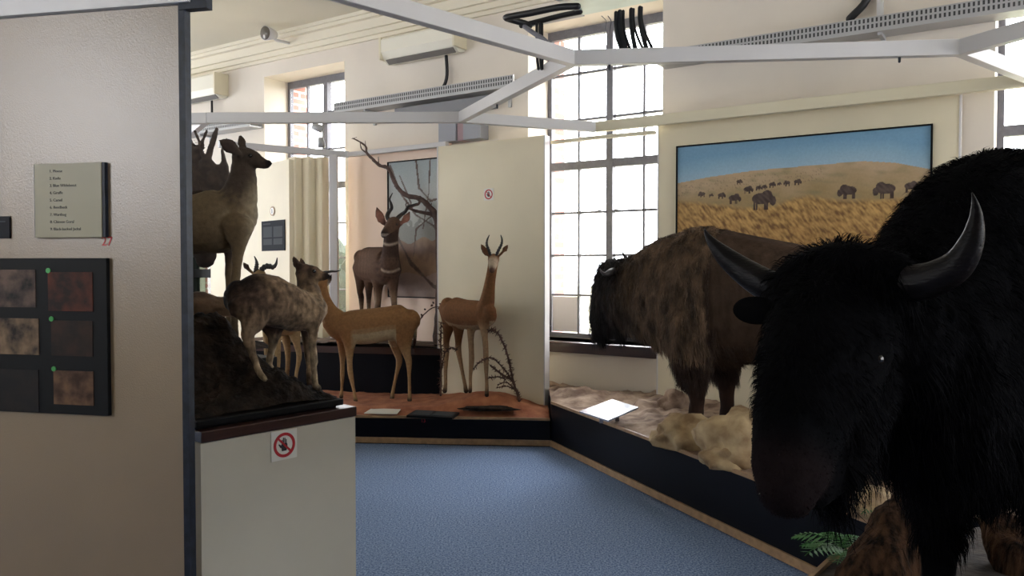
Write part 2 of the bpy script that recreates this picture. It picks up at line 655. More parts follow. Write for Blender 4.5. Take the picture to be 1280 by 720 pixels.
def carpet_mat():
    m, nt, b = new_mat('carpet_pile')
    tc = nt.nodes.new('ShaderNodeTexCoord')
    n = nt.nodes.new('ShaderNodeTexNoise')
    n.inputs['Scale'].default_value = 90
    n.inputs['Detail'].default_value = 6
    n.inputs['Roughness'].default_value = 0.75
    nt.links.new(tc.outputs['Object'], n.inputs[0])
    r = nt.nodes.new('ShaderNodeValToRGB')
    e = r.color_ramp.elements
    e[0].position = 0.37; e[0].color = (*lin(58, 76, 106), 1)
    e[1].position = 0.66; e[1].color = (*lin(176, 194, 220), 1)
    x = e.new(0.5); x.color = (*lin(112, 134, 172), 1)
    nt.links.new(n.outputs[0], r.inputs[0])
    nt.links.new(r.outputs[0], b.inputs['Base Color'])
    b.inputs['Roughness'].default_value = 0.95
    b.inputs['Specular IOR Level'].default_value = 0.2
    bp = nt.nodes.new('ShaderNodeBump')
    bp.inputs['Strength'].default_value = 0.5
    bp.inputs['Distance'].default_value = 0.006
    nt.links.new(n.outputs[0], bp.inputs['Height'])
    nt.links.new(bp.outputs[0], b.inputs['Normal'])
    return m


M_carpet = carpet_mat()


def glass_mat(name, tint, refl=1.0):
    m = bpy.data.materials.new(name)
    m.use_nodes = True
    nt = m.node_tree
    nt.nodes.clear()
    o = nt.nodes.new('ShaderNodeOutputMaterial')
    mx = nt.nodes.new('ShaderNodeMixShader')
    t = nt.nodes.new('ShaderNodeBsdfTransparent')
    t.inputs[0].default_value = (*tint, 1)
    g = nt.nodes.new('ShaderNodeBsdfGlossy')
    g.inputs['Roughness'].default_value = 0.02
    lw = nt.nodes.new('ShaderNodeLayerWeight')
    lw.inputs[0].default_value = 0.5
    pw = nt.nodes.new('ShaderNodeMath'); pw.operation = 'POWER'; pw.inputs[1].default_value = 5
    ma = nt.nodes.new('ShaderNodeMath'); ma.operation = 'MULTIPLY_ADD'
    ma.inputs[1].default_value = 0.9; ma.inputs[2].default_value = 0.05
    nt.links.new(lw.outputs['Facing'], pw.inputs[0])
    nt.links.new(pw.outputs[0], ma.inputs[0])
    nt.links.new(ma.outputs[0], mx.inputs[0])
    nt.links.new(t.outputs[0], mx.inputs[1])
    nt.links.new(g.outputs[0], mx.inputs[2])
    nt.links.new(mx.outputs[0], o.inputs[0])
    return m


M_glass = glass_mat('window_glass', (0.96, 0.97, 0.98))
M_frost = mat('whitewashed_glass', lin(200, 196, 202), 0.5)
M_doorglass = glass_mat('dark_door_glass', (0.35, 0.4, 0.36))

# ------------------------------------------------------------------ the room
m = MB()
m.wbox(ROOM_A[0], ROOM_A[1], ROOM_B, 0.02, -0.1, 0)
tag(m.build('floor', M_carpet), kind='structure')
m = MB()
m.wbox(ROOM_A[0] - .3, ROOM_A[1] + .3, ROOM_B - .3, BO, CEIL, CEIL + 0.15)
tag(m.build('ceiling', M_ceil), kind='structure')


def pierced(mb, a0, a1, b0, b1, wins, z0, z1, top):
    x = a0
    for (w0, w1) in wins:
        mb.wbox(x, w0, b0, b1, 0, top)
        mb.wbox(w0, w1, b0, b1, 0, z0)
        mb.wbox(w0, w1, b0, b1, z1, top)
        x = w1
    mb.wbox(x, a1, b0, b1, 0, top)


# dark glazed door stands in the window wall behind the moose
DA0, DA1 = -7.3, -6.05
m = MB()
x = ROOM_A[0]
for (w0, w1, z0, z1) in [(WIN[0][0], WIN[0][1], WZ0, WZ1), (DA0, DA1, 0.0, 2.1), (WIN[1][0], WIN[1][1], WZ0, WZ1), (WIN[2][0], WIN[2][1], WZ0, WZ1), (WIN[3][0], WIN[3][1], WZ0, WZ1)]:
    m.wbox(x, w0, 0, 0.45, 0, CEIL)
    if z0 > 0: m.wbox(w0, w1, 0, 0.45, 0, z0)
    m.wbox(w0, w1, 0, 0.45, z1, CEIL)
    x = w1
m.wbox(x, ROOM_A[1], 0, 0.45, 0, CEIL)
tag(m.build('wall_back', M_wall), kind='structure')
m = MB()
x = ROOM_A[0] - .3
for (w0, w1, z0, z1) in [(WIN[0][0], WIN[0][1], WZ0 - .1, WZ1), (DA0, DA1, 0.0, 2.1), (WIN[1][0], WIN[1][1], WZ0 - .1, WZ1), (WIN[2][0], WIN[2][1], WZ0 - .1, WZ1), (WIN[3][0], WIN[3][1], WZ0 - .1, WZ1)]:
    m.wbox(x, w0, 0.46, BO, 0, CEIL)
    if z0 > 0: m.wbox(w0, w1, 0.46, BO, 0, z0)
    m.wbox(w0, w1, 0.46, BO, z1, CEIL)
    x = w1
m.wbox(x, ROOM_A[1] + .3, 0.46, BO, 0, CEIL)
tag(m.build('wall_outside', M_brick, origin=P0, rz=ROT), kind='structure')
m = MB()
pierced(m, ROOM_A[0], ROOM_A[1], ROOM_B - .3, ROOM_B, FILL_REARW, RZ0, 4.0, CEIL)
tag(m.build('wall_front', M_wall), kind='structure')
def pierced_side(mb, a0, a1, wins):
    y = ROOM_B - .3
    for (w0, w1) in sorted(wins):
        mb.wbox(a0, a1, y, w0, 0, CEIL)
        mb.wbox(a0, a1, w0, w1, 0, .9)
        mb.wbox(a0, a1, w0, w1, 4.0, CEIL)
        y = w1
    mb.wbox(a0, a1, y, 0.45, 0, CEIL)


m = MB()
pierced_side(m, ROOM_A[0] - .3, ROOM_A[0], FILL_SIDEW[:2])
tag(m.build('wall_left', M_wall), kind='structure')
m = MB()
pierced_side(m, ROOM_A[1], ROOM_A[1] + .3, FILL_SIDEW)
tag(m.build('wall_right', M_wall), kind='structure')
# cornice of three steps
m = MB()
for (d, z0, z1) in [(0.03, 4.17, 4.21), (0.07, 4.21, 4.27), (0.11, 4.27, 4.37), (0.17, 4.37, 4.41), (0.2, 4.41, 4.45)]:
    m.wbox(ROOM_A[0], ROOM_A[1], -d, 0, z0, z1)
tag(m.build('trim_1', M_cornice), kind='structure')


def window(n, a0, a1, open_extra=False):
    r = empty('window_%d' % n, W((a0 + a1) / 2, 0.4, WZ0), ROT)
    r['kind'] = 'structure'
    zs = [0.905, 1.306, 1.711, 2.144, 2.616, 3.077, 3.545, 3.95]
    f = MB()
    f.wbox(a0, a0 + .045, .38, .44, WZ0, WZ1)
    f.wbox(a1 - .045, a1, .38, .44, WZ0, WZ1)
    f.wbox(a0 + .045, a1 - .045, .38, .44, WZ0, WZ0 + .05)
    f.wbox(a0 + .045, a1 - .045, .38, .44, WZ1 - .09, WZ1)
    f.wbox(a0 + .045, a1 - .045, .37, .44, 2.58, 2.66)
    mid = (a0 + a1) / 2
    f.wbox(mid - .035, mid + .035, .365, .44, WZ0 + .05, WZ1 - .09)
    f.build('window_frame', M_steel, r)
    g = MB()
    for s in (.25, .75):
        x = a0 + (a1 - a0) * s
        g.wbox(x - .011, x + .011, .39, .43, WZ0 + .05, WZ1 - .09)
    for z in zs[1:4] + zs[5:7]:
        g.wbox(a0 + .045, mid - .035, .39, .43, z - .011, z + .011)
        g.wbox(mid + .035, a1 - .045, .39, .43, z - .011, z + .011)
    g.build('glazing_bars', M_steel, r)
    p = MB()
    p.wbox(a0 + .045, a1 - .045, .405, .409, WZ0 + .05, WZ1 - .09)
    p.build('window_pane', M_glass, r)
    for sx in (-1, 1):
        h = MB()
        h.tube([(*W(mid + sx * .05, .36, 2.14), .009), (*W(mid + sx * .09, .33, 2.15), .009), (*W(mid + sx * .13, .34, 2.14), .012)], 8)
        h.tube([(*W(mid + sx * .05, .385, 2.14), .014), (*W(mid + sx * .05, .35, 2.14), .014)], 8)
        h.build('window_handle', M_steel, r, True)
    if n == 3:
        q = MB()
        q.wbox(a0 + .05, a0 + .34, .395, .403, WZ0 + .06, 1.29)
        tag(q.build('whitewashed_pane', M_frost, r), 'pale painted-over pane')
        h = MB()
        h.tube([(*W(a0 + .06, .35, .98), .01), (*W(a0 + .02, .3, .985), .01)], 8)
        h.build('window_stay', M_steel, r, True)
    return r


for i, (a0, a1) in enumerate(WIN):
    window(i + 1, a0, a1)
    m = MB()
    m.wbox(a0 - .0, a1 + .0, 0.0, .38, WZ0 - .05, WZ0)
    m.wbox(a0 - .04, a1 + .04, -.07, 0.0, WZ0 - .1, WZ0)
    tag(m.build('trim_%d' % (i + 2), M_brownwood, bevel=0.006), kind='structure')
def fill_window(n, F, x0, x1, z0, z1):
    """unseen steel window, added to let fill light into the room; F has X along the wall"""
    r = empty('window_%d' % n, F @ Vector(((x0 + x1) / 2, 0, z0)))
    r['kind'] = 'structure'
    f = MB()
    f.fbox(F, x0, x0 + .05, -.03, .03, z0, z1)
    f.fbox(F, x1 - .05, x1, -.03, .03, z0, z1)
    f.fbox(F, x0 + .05, x1 - .05, -.03, .03, z0, z0 + .06)
    f.fbox(F, x0 + .05, x1 - .05, -.03, .03, z1 - .07, z1)
    f.fbox(F, (x0 + x1) / 2 - .03, (x0 + x1) / 2 + .03, -.03, .03, z0 + .06, z1 - .07)
    z = z0 + .6
    while z < z1 - .3:
        f.fbox(F, x0 + .05, x1 - .05, -.015, .015, z - .012, z + .012)
        z += .6
    f.build('window_frame', M_steel, r)
    p = MB(); p.fbox(F, x0 + .05, x1 - .05, -.002, .002, z0 + .06, z1 - .07)
    p.build('window_pane', M_glass, r)


wn = 5  # numbers from here on belong to the added fill windows
for (a0, a1) in FILL_REARW:
    fill_window(wn, frame_at(W(0, ROOM_B - .15, 0), WX), a0, a1, RZ0, 4.0); wn += 1
for (a0, a1) in FILL_SIDEW:
    fill_window(wn, frame_at(W(ROOM_A[1] + .15, 0, 0), WY), a0, a1, .9, 4.0); wn += 1
for (a0, a1) in FILL_SIDEW[:2]:
    fill_window(wn, frame_at(W(ROOM_A[0] - .15, 0, 0), WY), a0, a1, .9, 4.0); wn += 1

# dark glazed door
r = empty('door_1', W((DA0 + DA1) / 2, 0.3, 0), ROT)
r['kind'] = 'structure'
f = MB()
f.wbox(DA0, DA0 + .09, .2, .3, 0, 2.1); f.wbox(DA1 - .09, DA1, .2, .3, 0, 2.1)
f.wbox(DA0 + .09, DA1 - .09, .2, .3, 2.0, 2.1); f.wbox(DA0 + .09, DA1 - .09, .2, .3, 0, .5)
mid = (DA0 + DA1) / 2
f.wbox(mid - .1, mid + .1, .2, .3, .5, 2.0)
for z in (1.0, 1.5):
    f.wbox(DA0 + .09, mid - .1, .2, .3, z - .06, z + .06); f.wbox(mid + .1, DA1 - .09, .2, .3, z - .06, z + .06)
f.build('door_frame', M_black, r)
p = MB(); p.wbox(DA0 + .09, DA1 - .09, .245, .25, .5, 2.0)
p.build('door_pane', M_doorglass, r)

# outside
m = MB(); m.wbox(-40, 40, BO, 60, -0.4, -0.3)
tag(m.build('garden_ground', M_ground), kind='structure')


def blob_row(name, a0, a1, b0, b1, z, mtl, label, cat, n=60):
    V = []
    mb = MB()
    for k in range(n):
        c = W(random.uniform(a0, a1), random.uniform(b0, b1), random.uniform(-.2, z))
        rr = random.uniform(.3, .55)
        bm = bmesh.new()
        bmesh.ops.create_icosphere(bm, subdivisions=2, radius=rr)
        for v in bm.verts:
            v.co = c + v.co * (1 + .35 * noise.noise((v.co + c) * 3))
        mb.add([v.co[:] for v in bm.verts], [[v.index for v in f.verts] for f in bm.faces])
        bm.free()
    o = mb.build(name, mtl, smooth=False)
    return tag(o, label, cat)


blob_row('garden_hedge', -3.5, 5, 9, 11, 0.9, M_hedge, 'pale green hedge in the garden beyond the windows', 'hedge', 110)
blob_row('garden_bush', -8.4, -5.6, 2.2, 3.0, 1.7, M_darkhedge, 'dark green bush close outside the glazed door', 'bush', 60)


# ------------------------------------------------------------------ platforms
def terrain(name, poly, z0, mtl, parent, hf, step=0.045):
    bm = bmesh.new()
    vs = [bm.verts.new((x, y, z0)) for x, y in poly]
    bm.faces.new(vs)
    xs = [p[0] for p in poly]; ys = [p[1] for p in poly]
    x = min(xs) + step
    while x < max(xs):
        bmesh.ops.bisect_plane(bm, geom=bm.verts[:] + bm.edges[:] + bm.faces[:], plane_co=(x, 0, 0), plane_no=(1, 0, 0))
        x += step
    y = min(ys) + step
    while y < max(ys):
        bmesh.ops.bisect_plane(bm, geom=bm.verts[:] + bm.edges[:] + bm.faces[:], plane_co=(0, y, 0), plane_no=(0, 1, 0))
        y += step
    for v in bm.verts:
        v.co.z = z0 + hf(v.co.x, v.co.y)
    me = bpy.data.meshes.new(name)
    bmesh.ops.recalc_face_normals(bm, faces=bm.faces)
    if sum(f.normal.z for f in bm.faces) < 0:
        bmesh.ops.reverse_faces(bm, faces=bm.faces)
    bm.to_mesh(me); bm.free()
    return link_mesh(name, me, mtl, parent, True)


def fr(x, y, s, seed=0):
    return noise.fractal(Vector((x * s + seed, y * s, seed * 3.1)), 1.0, 2.0, 5)


def gauss(x, y, cx, cy, s, h):
    return h * math.exp(-((x - cx) ** 2 + (y - cy) ** 2) / (2 * s * s))


def seg_dist(x, y, a, b):
    ax, ay = a; bx, by = b
    t = max(0, min(1, ((x - ax) * (bx - ax) + (y - ay) * (by - ay)) / ((bx - ax) ** 2 + (by - ay) ** 2)))
    return math.hypot(x - ax - t * (bx - ax), y - ay - t * (by - ay))


def platform(name, poly, h, fronts, label, mtl_g, hf, trim=True, gname='sand_ground'):
    cx = sum(p[0] for p in poly) / len(poly); cy = sum(p[1] for p in poly) / len(poly)
    r = empty(name, (cx, cy, 0))
    tag(r, label, 'platform')
    MB().prism(poly, 0.0, h - .02).build('base_box', M_navy, r)
    for (a, b) in fronts:
        A, B_ = Vector((*a, 0)), Vector((*b, 0))
        d = (B_ - A).normalized()
        n_ = Vector((d.y, -d.x, 0))
        c3 = Vector((cx, cy, 0))
        if (A - c3).dot(n_) < 0: n_ = -n_
        F = MB()
        F.bar(A + n_ * .008 + Vector((0, 0, .035)), B_ + n_ * .008 + Vector((0, 0, .035)), .016, .05)
        F.build('floor_trim', M_tan, r)
        F = MB()
        F.bar(A - n_ * .002 + Vector((0, 0, h - .004)), B_ - n_ * .002 + Vector((0, 0, h - .004)), .018, .022)
        F.build('top_edging', M_tan, r)
    terrain(gname, poly, h - .012, mtl_g, r, hf)
    return r


CC = (.342, 7.05)
LP = [(.336, 7.05), (.336, 7.84), (-4.2, 10.85), (-4.75, 10.0), (-4.75, 6.95), (-1.95, 6.8), (-1.41, 7.20)]


def hL(x, y):
    d = min(seg_dist(x, y, LP[0], LP[6]), seg_dist(x, y, LP[6], LP[5]), seg_dist(x, y, LP[5], LP[4]))
    e = min(1.0, max(0.0, (d - .03) / .22))
    g = .045 * e + gauss(x, y, -.22, 7.48, .25, .14) + gauss(x, y, -2.15, 7.4, .35, .06) + gauss(x, y, -.5, 7.95, .2, .04)
    return e * (g + .012 * fr(x, y, 6, 3)) + .004 * fr(x, y, 14, 1) * e


platform('display_platform', LP, .25, [(LP[0], LP[6]), (LP[6], LP[5]), (LP[5], LP[4])], 'low dark-fronted platform with red sand under the gazelles', M_redsand, hL)

RPl = [(.348, 7.05), (.348, 7.84), (4.55, 5.02), (4.55, 4.2), (1.73, 3.64)]


def hR(x, y):
    d = seg_dist(x, y, (.348, 7.05), (1.73, 3.64))
    e = min(1.0, d / .28)
    g = .03 + .05 * fr(x, y, 2.2, 5) + .022 * fr(x, y, 7, 2) + .06 * abs(fr(x, y, 3.5, 9))
    q_ = max(abs(x - .62) / .42, abs(y - 6.5) / .42)
    if q_ < 1: g = min(g, .02)
    return max(-.01, e * g + .006 * fr(x, y, 18, 2) * min(1, d / .08))


platform('display_platform', RPl, .40, [(RPl[0], RPl[4])], 'navy platform of lumpy grey sand under the brown bison', M_greysand, hR)
NPl = [(1.32, 3.27), (1.715, 3.60), (4.55, 4.16), (4.9, .9), (1.15, .9), (.97, 2.0), (1.13, 3.03)]


def hN(x, y):
    d = min(seg_dist(x, y, NPl[i], NPl[(i + 1) % 7]) for i in range(7))
    e = min(1, d / .25)
    return e * (.02 + .03 * fr(x, y, 3, 8)) + 0


platform('display_platform', NPl, .40, [(NPl[0], NPl[6]), (NPl[0], NPl[1]), (NPl[5], NPl[6]), (NPl[4], NPl[5])], 'near platform with a log under the big black horned bison', mat('dark_soil', lin(66, 54, 44), .95, c2=lin(34, 27, 22), nscale=9, bump=.8, bscale=30), hN, gname='soil_ground')

# kudu's raised block
KB = [P(228, 333, 9.3), P(552, 333, 8.12)]
ka = wall_a(552, -.56)
kp0, kp1 = Vector((-.72, 8.17, 0)), Vector((-2.75, 8.62, 0))
kpoly = [(kp0.x, kp0.y), (kp0.x - .02, kp0.y + .28), (-2.62, 9.72), (-2.95, 8.66)]
r = empty('raised_block', (-1.7, 8.7, .27))
tag(r, 'dark block with sandy top under the striped antelope', 'platform')
MB().prism(kpoly, .27, .74).build('base_box', M_navy, r)


def hK(x, y):
    return .055 + .015 * fr(x, y, 5, 4)


terrain('sand_ground', kpoly, .745, M_brownrock, r, hK, .06)
MB().bar((kpoly[0][0], kpoly[0][1] - .012, .725), (kpoly[3][0], kpoly[3][1] - .012, .725), .02, .07).build('top_edging', M_brownwood, r)


# ------------------------------------------------------------------ wall panels and rails
def wpanel(name, a0, a1, b0, b1, z0, z1, label, mtl=M_panel, edge=True):
    r = empty(name, W((a0 + a1) / 2, (b0 + b1) / 2, z0), ROT)
    tag(r, label, 'backdrop')
    MB().wbox(a0, a1, b0, b1, z0, z1).build('board', mtl, r)
    if edge:
        for x in (a0 - .012, a1):
            e = MB(); e.wbox(x, x + .012, b0 - .004, b1, z0, z1)
            e.build('edge_strip', M_white, r)
    return r


a_r = wall_a(1196, -.12)
bp = wpanel('exhibit_backdrop', .02, a_r, -.12, -.03, .36, 2.91, 'cream wall panel carrying the prairie painting behind the brown bison')
ga0, ga1 = wall_a(548, -.35), wall_a(680, -.35)
gp = wpanel('exhibit_backdrop', ga0, ga1, -.35, -.27, .24, 2.82, 'cream panel with a small sign behind the upright gazelle')
kw0, kw1 = wall_a(436, -.1), wall_a(560, -.1)
kp = wpanel('exhibit_backdrop', kw0, kw1, -.1, -.03, .25, 2.9, 'pale pinkish wall panel behind the striped antelope', mat('pinkish_panel_paint', lin(236, 212, 194), .6), edge=False)
# far cream panel with a poster
fp0, fp1 = P(300, 333, 9.95), P(362, 333, 9.0)
dF = (fp1 - fp0).normalized()
FF = frame_at((fp0.x, fp0.y, .25), (dF.x, dF.y, 0))
LF = (Vector((fp1.x, fp1.y)) - Vector((fp0.x, fp0.y))).length
r = empty('exhibit_backdrop', (fp0 + dF * LF / 2).to_tuple()[:2] + (.25,), math.atan2(dF.y, dF.x))
tag(r, 'cream panel with a dark poster behind the mottled goat', 'backdrop')
m = MB(); m.fbox(FF, -.9, LF, 0, .06, 0, 2.55); m.build('board', M_panel, r)
# folding screen beside it
r = empty('folding_screen', (P(386, 333, 9.0).x, 9.05, .25))
tag(r, 'pleated cream folding screen beside the far window', 'screen')
n_p = 6
xs_ = np.linspace(362, 411, n_p + 1)
for k in range(n_p):
    A = P(xs_[k], 333, 9.02 + (0.0 if k % 2 else .09)); B_ = P(xs_[k + 1], 333, 9.02 + (.09 if k % 2 else 0.0))
    m = MB()
    zt = 2.83
    m.bar((A.x, A.y, (.25 + zt) / 2), (B_.x, B_.y, (.25 + zt) / 2), .012, zt - .25)
    m.build('leaf', M_panel, r)
# white post
p = P(418, 333, 8.95)
m = MB(); m.bar((p.x, p.y, .26), (p.x, p.y, 2.84), .085, .085)
tag(m.build('white_post', M_white, bevel=.004), 'slim white square post in front of the far window', 'post')

# overhead frame
ZF = 2.865
fr_root = empty('overhead_frame', (0.365, 4.86, ZF))
tag(fr_root, 'white overhead frame of square beams spanning above the displays', 'frame')


def beam(pa, pb, w_=.06, h=.09, z=ZF, m_=M_white, z2=None):
    MB().bar((pa[0], pa[1], z), (pb[0], pb[1], z2 if z2 else z), w_, h).build('beam', m_, fr_root, bevel=.004)


def at(px, py, z=ZF):
    Y = (z - CAMZ) / ((333 - py) / 1000.0)
    return ((px - 640) / 1000.0 * Y, Y)


J1 = at(715, 75)
J2 = at(1196, 62)
J3 = at(577, 148)
J4 = at(744, 160)
beam((J1[0], J1[1]), (-1.38, 3.12))
beam(J1, J2)
beam(J2, at(1290, 36))
beam(J2, at(1320, 112))
beam(J1, J3)
J5 = at(262, 149)
beam(J3, J5)
beam(J5, at(150, 152))
beam(J3, J4)
e1 = W(7.0, -.22, 0)
beam(J4, (e1.x, e1.y), m_=M_cream)
j6 = at(275, 181); j7 = W(kw0 + .1, -.2, 0)
beam(j6, (j7.x, j7.y), h=.07)
j8 = W(ga0, -.2, 0)
beam((j7.x, j7.y), (j8.x, j8.y), h=.05)
j9 = W(ga1, -.2, 0)
beam((j9.x, j9.y), J4, h=.03, z=2.77, m_=M_cream)
beam(J4, (W(.02, -.2, 0).x, W(.02, -.2, 0).y), h=.03, z=2.77, m_=M_cream)
beam((J5[0], J5[1]), (j6[0] - .3, j6[1] - .2), h=.06)
# screws in the beams
for (A, B_, t) in [(J1, J3, .6), (J1, J2, .1), (J1, J2, .85)]:
    x, y = A[0] + (B_[0] - A[0]) * t, A[1] + (B_[1] - A[1]) * t
    MB().tube([(x, y, ZF - .045, .008), (x, y, ZF - .07, .008)], 8).build('bolt', M_darksteel, fr_root)


# paintings ------------------------------------------------------------
def painting(name, a0, a1, b, z0, z1, nx, nz, colf, label, framew=.012, fmat=M_black):
    r = empty(name, W((a0 + a1) / 2, b, z0), ROT)
    tag(r, label, 'painting')
    us = np.linspace(0, 1, nx + 1); vs = np.linspace(0, 1, nz + 1)
    V, C = [], []
    for v in vs:
        for u in us:
            V.append(W(a0 + (a1 - a0) * u, b - .012, z0 + (z1 - z0) * v)[:])
            C.append(colf(u, v))
    F_ = [(j * (nx + 1) + i, j * (nx + 1) + i + 1, (j + 1) * (nx + 1) + i + 1, (j + 1) * (nx + 1) + i) for j in range(nz) for i in range(nx)]
    # sides give the board its thickness
    k = len(V)
    c4 = [W(a0, b, z0), W(a1, b, z0), W(a1, b, z1), W(a0, b, z1)]
    V += [q[:] for q in c4]; C += [(.02, .02, .02)] * 4
    c0 = [0, nx, (nz + 1) * (nx + 1) - 1, nz * (nx + 1)]
    F_.append((k + 3, k + 2, k + 1, k))
    me = bpy.data.meshes.new('canvas'); me.from_pydata(V, [], F_)
    set_coat(me, np.array(C))
    link_mesh('canvas', me, M_paint, r, False)
    f = MB()
    f.wbox(a0 - framew, a0, b - .025, b, z0 - framew, z1 + framew); f.wbox(a1, a1 + framew, b - .025, b, z0 - framew, z1 + framew)
    f.wbox(a0, a1, b - .025, b, z0 - framew, z0); f.wbox(a0, a1, b - .025, b, z1, z1 + framew)
    f.build('picture_frame', fmat, r)
    return r


pa0, pa1 = wall_a(846, -.145), wall_a(1161, -.145)


def mixc(a, b, t):
    t = max(0, min(1, t))
    return tuple(a[i] * (1 - t) + b[i] * t for i in range(3))


def bison_shape(dx, dy):
    """little painted bison, facing right; dx,dy in body lengths"""
    if ((dx + .02) / .46) ** 2 + ((dy - .02) / .27) ** 2 < 1: return True
    if ((dx - .22) / .26) ** 2 + ((dy - .1) / .3) ** 2 < 1: return True
    if ((dx - .48) / .15) ** 2 + ((dy + .1) / .22) ** 2 < 1: return True
    for lx in (-.36, -.26, .12, .22):
        if abs(dx - lx) < .045 and -.5 < dy < 0: return True
    return False


ZP0, ZP1 = 1.35, 2.63


def puv(px, py):
    a = wall_a(px, -.137); Y = wallY(px, -.137)
    return (a - pa0) / (pa1 - pa0), (CAMZ + (333 - py) / 1000.0 * Y - ZP0) / (ZP1 - ZP0)


HERD = []
for (px, py, w_, d) in [(952, 249, 27, 1), (917, 248, 14, 1), (901, 244.5, 9, 1), (888, 244.5, 5, 1), (877, 243, 8, -1), (934, 237, 11, 1), (947, 235, 7, 1), (954, 234, 7, 1), (964, 231, 8, 1), (972.7, 230, 5, 1),
                        (983, 229, 8, -1), (995.5, 227.5, 9, 1), (1059, 239, 22, -1), (1105.6, 237, 26, -1), (1137, 233, 17, 1), (923, 227.5, 7, 1)]:
    u_, v_ = puv(px, py)
    HERD.append((u_, v_, puv(px + w_ / 2, py)[0] - puv(px - w_ / 2, py)[0], d))
HILL = [puv(*q) for q in [(840, 230), (846, 229.5), (885, 222), (939, 214), (983, 210), (1035, 205.6), (1076, 202), (1117, 204), (1155, 211), (1170, 214)]]
GRASS = [puv(*q) for q in [(840, 250), (870, 251), (930, 258), (967, 255), (990, 246), (1010, 242.5), (1035, 247), (1060, 249), (1120, 246), (1170, 244)]]
HX, HV = zip(*HILL); GX, GV = zip(*GRASS)


def prairie(u, v):
    asp = (pa1 - pa0) / (ZP1 - ZP0)
    hill = float(np.interp(u, HX, HV))
    n1 = noise.noise(Vector((u * asp * 6, v * 9, 0)))
    n2 = noise.noise(Vector((u * asp * 55 + v * 40, v * 24, 3)))
    n3 = noise.noise(Vector((u * asp * 110 + v * 70, v * 60, 9)))
    n4 = noise.noise(Vector((u * asp * 14 + v * 8, v * 30, 7)))
    sky_t, sky_b = lin(112, 152, 180), lin(146, 174, 190)
    if v > hill:
        return mixc(sky_b, sky_t, (v - hill) / .14 + .1 * n1)
    t = (hill - v)
    c = mixc(lin(176, 152, 122), lin(150, 128, 90), t * 5 + .5 * n1)
    c = mixc(c, lin(122, 118, 88), .8 * max(0, n4 + .05 * n1))
    gl = float(np.interp(u, GX, GV)) + .008 * n2
    if v < gl:
        k = .5 + .7 * n2 + .35 * n3 + .5 * n4
        g = mixc(lin(112, 82, 50), lin(196, 158, 96), k)
        g = mixc(g, lin(134, 86, 50), .5 * max(0, min(1, (gl - v) * 2.2)) * (.6 + n4))
        c = mixc(c, g, (gl - v) / .03)
    elif t < .10 and t > .02 and abs(n3) > .42 and u < .62:
        c = mixc(c, lin(96, 84, 74), .45)
    for (bx, by, s, d) in HERD:
        dx = (u - bx) / s * d
        dy = (v - by) * (ZP1 - ZP0) / ((pa1 - pa0) * s)
        if abs(dx) < .7 and abs(dy) < .6 and bison_shape(dx, dy):
            return mixc(lin(58, 44, 40), lin(84, 70, 64), .5 + n2 + (dy * .8))
    return c


pr = painting('prairie_painting', pa0, pa1, -.125, ZP0, ZP1, 520, 240, prairie, 'wide framed painting of dark bison on yellow grassland under blue sky')

sa0, sa1 = wall_a(486, -.12), wall_a(556, -.12)


def dist_poly(u, v, pts):
    return min(seg_dist(u, v, pts[i], pts[i + 1]) for i in range(len(pts) - 1))


BR = [([(0.02, .98), (.25, .75), (.5, .6), (.8, .52), (1, .4)], .012), ([(.5, 1), (.55, .8), (.75, .7), (1, .72)], .014), ([(.75, 1), (.72, .75), (.62, .5)], .01),
      ([(.15, .45), (.4, .25), (.8, .08), (1, .04)], .02), ([(.45, .3), (.5, .5), (.8, .6)], .01), ([(.2, .9), (.4, .7), (.45, .62)], .008)]


def savanna(u, v):
    n1 = noise.noise(Vector((u * 4, v * 7, 1)))
    n2 = noise.noise(Vector((u * 14, v * 22, 5)))
    if v > .42 + .05 * n1:
        c = mixc(lin(178, 176, 168), lin(156, 166, 168), (v - .42) * 1.8 + .2 * n1)
        if v < .55 + .08 * n2: c = mixc(c, lin(120, 122, 118), .7)
    else:
        c = mixc(lin(128, 104, 92), lin(160, 134, 112), .5 + n1 + .6 * n2)
        if v < .16 + .04 * n1: c = mixc(c, lin(160, 146, 142), .6)
    for pts, wd in BR:
        d = dist_poly(u, v * 2.1, [(a, b * 2.1) for a, b in pts])
        if d < wd * (1.2 + n1):
            c = mixc(lin(84, 68, 62), lin(110, 96, 88), .5 + n2)
    return c


painting('savanna_painting', sa0, sa1, -.103, 1.27, 2.74, 80, 170, savanna, 'tall painting of bare branches and dry hills behind the striped antelope')


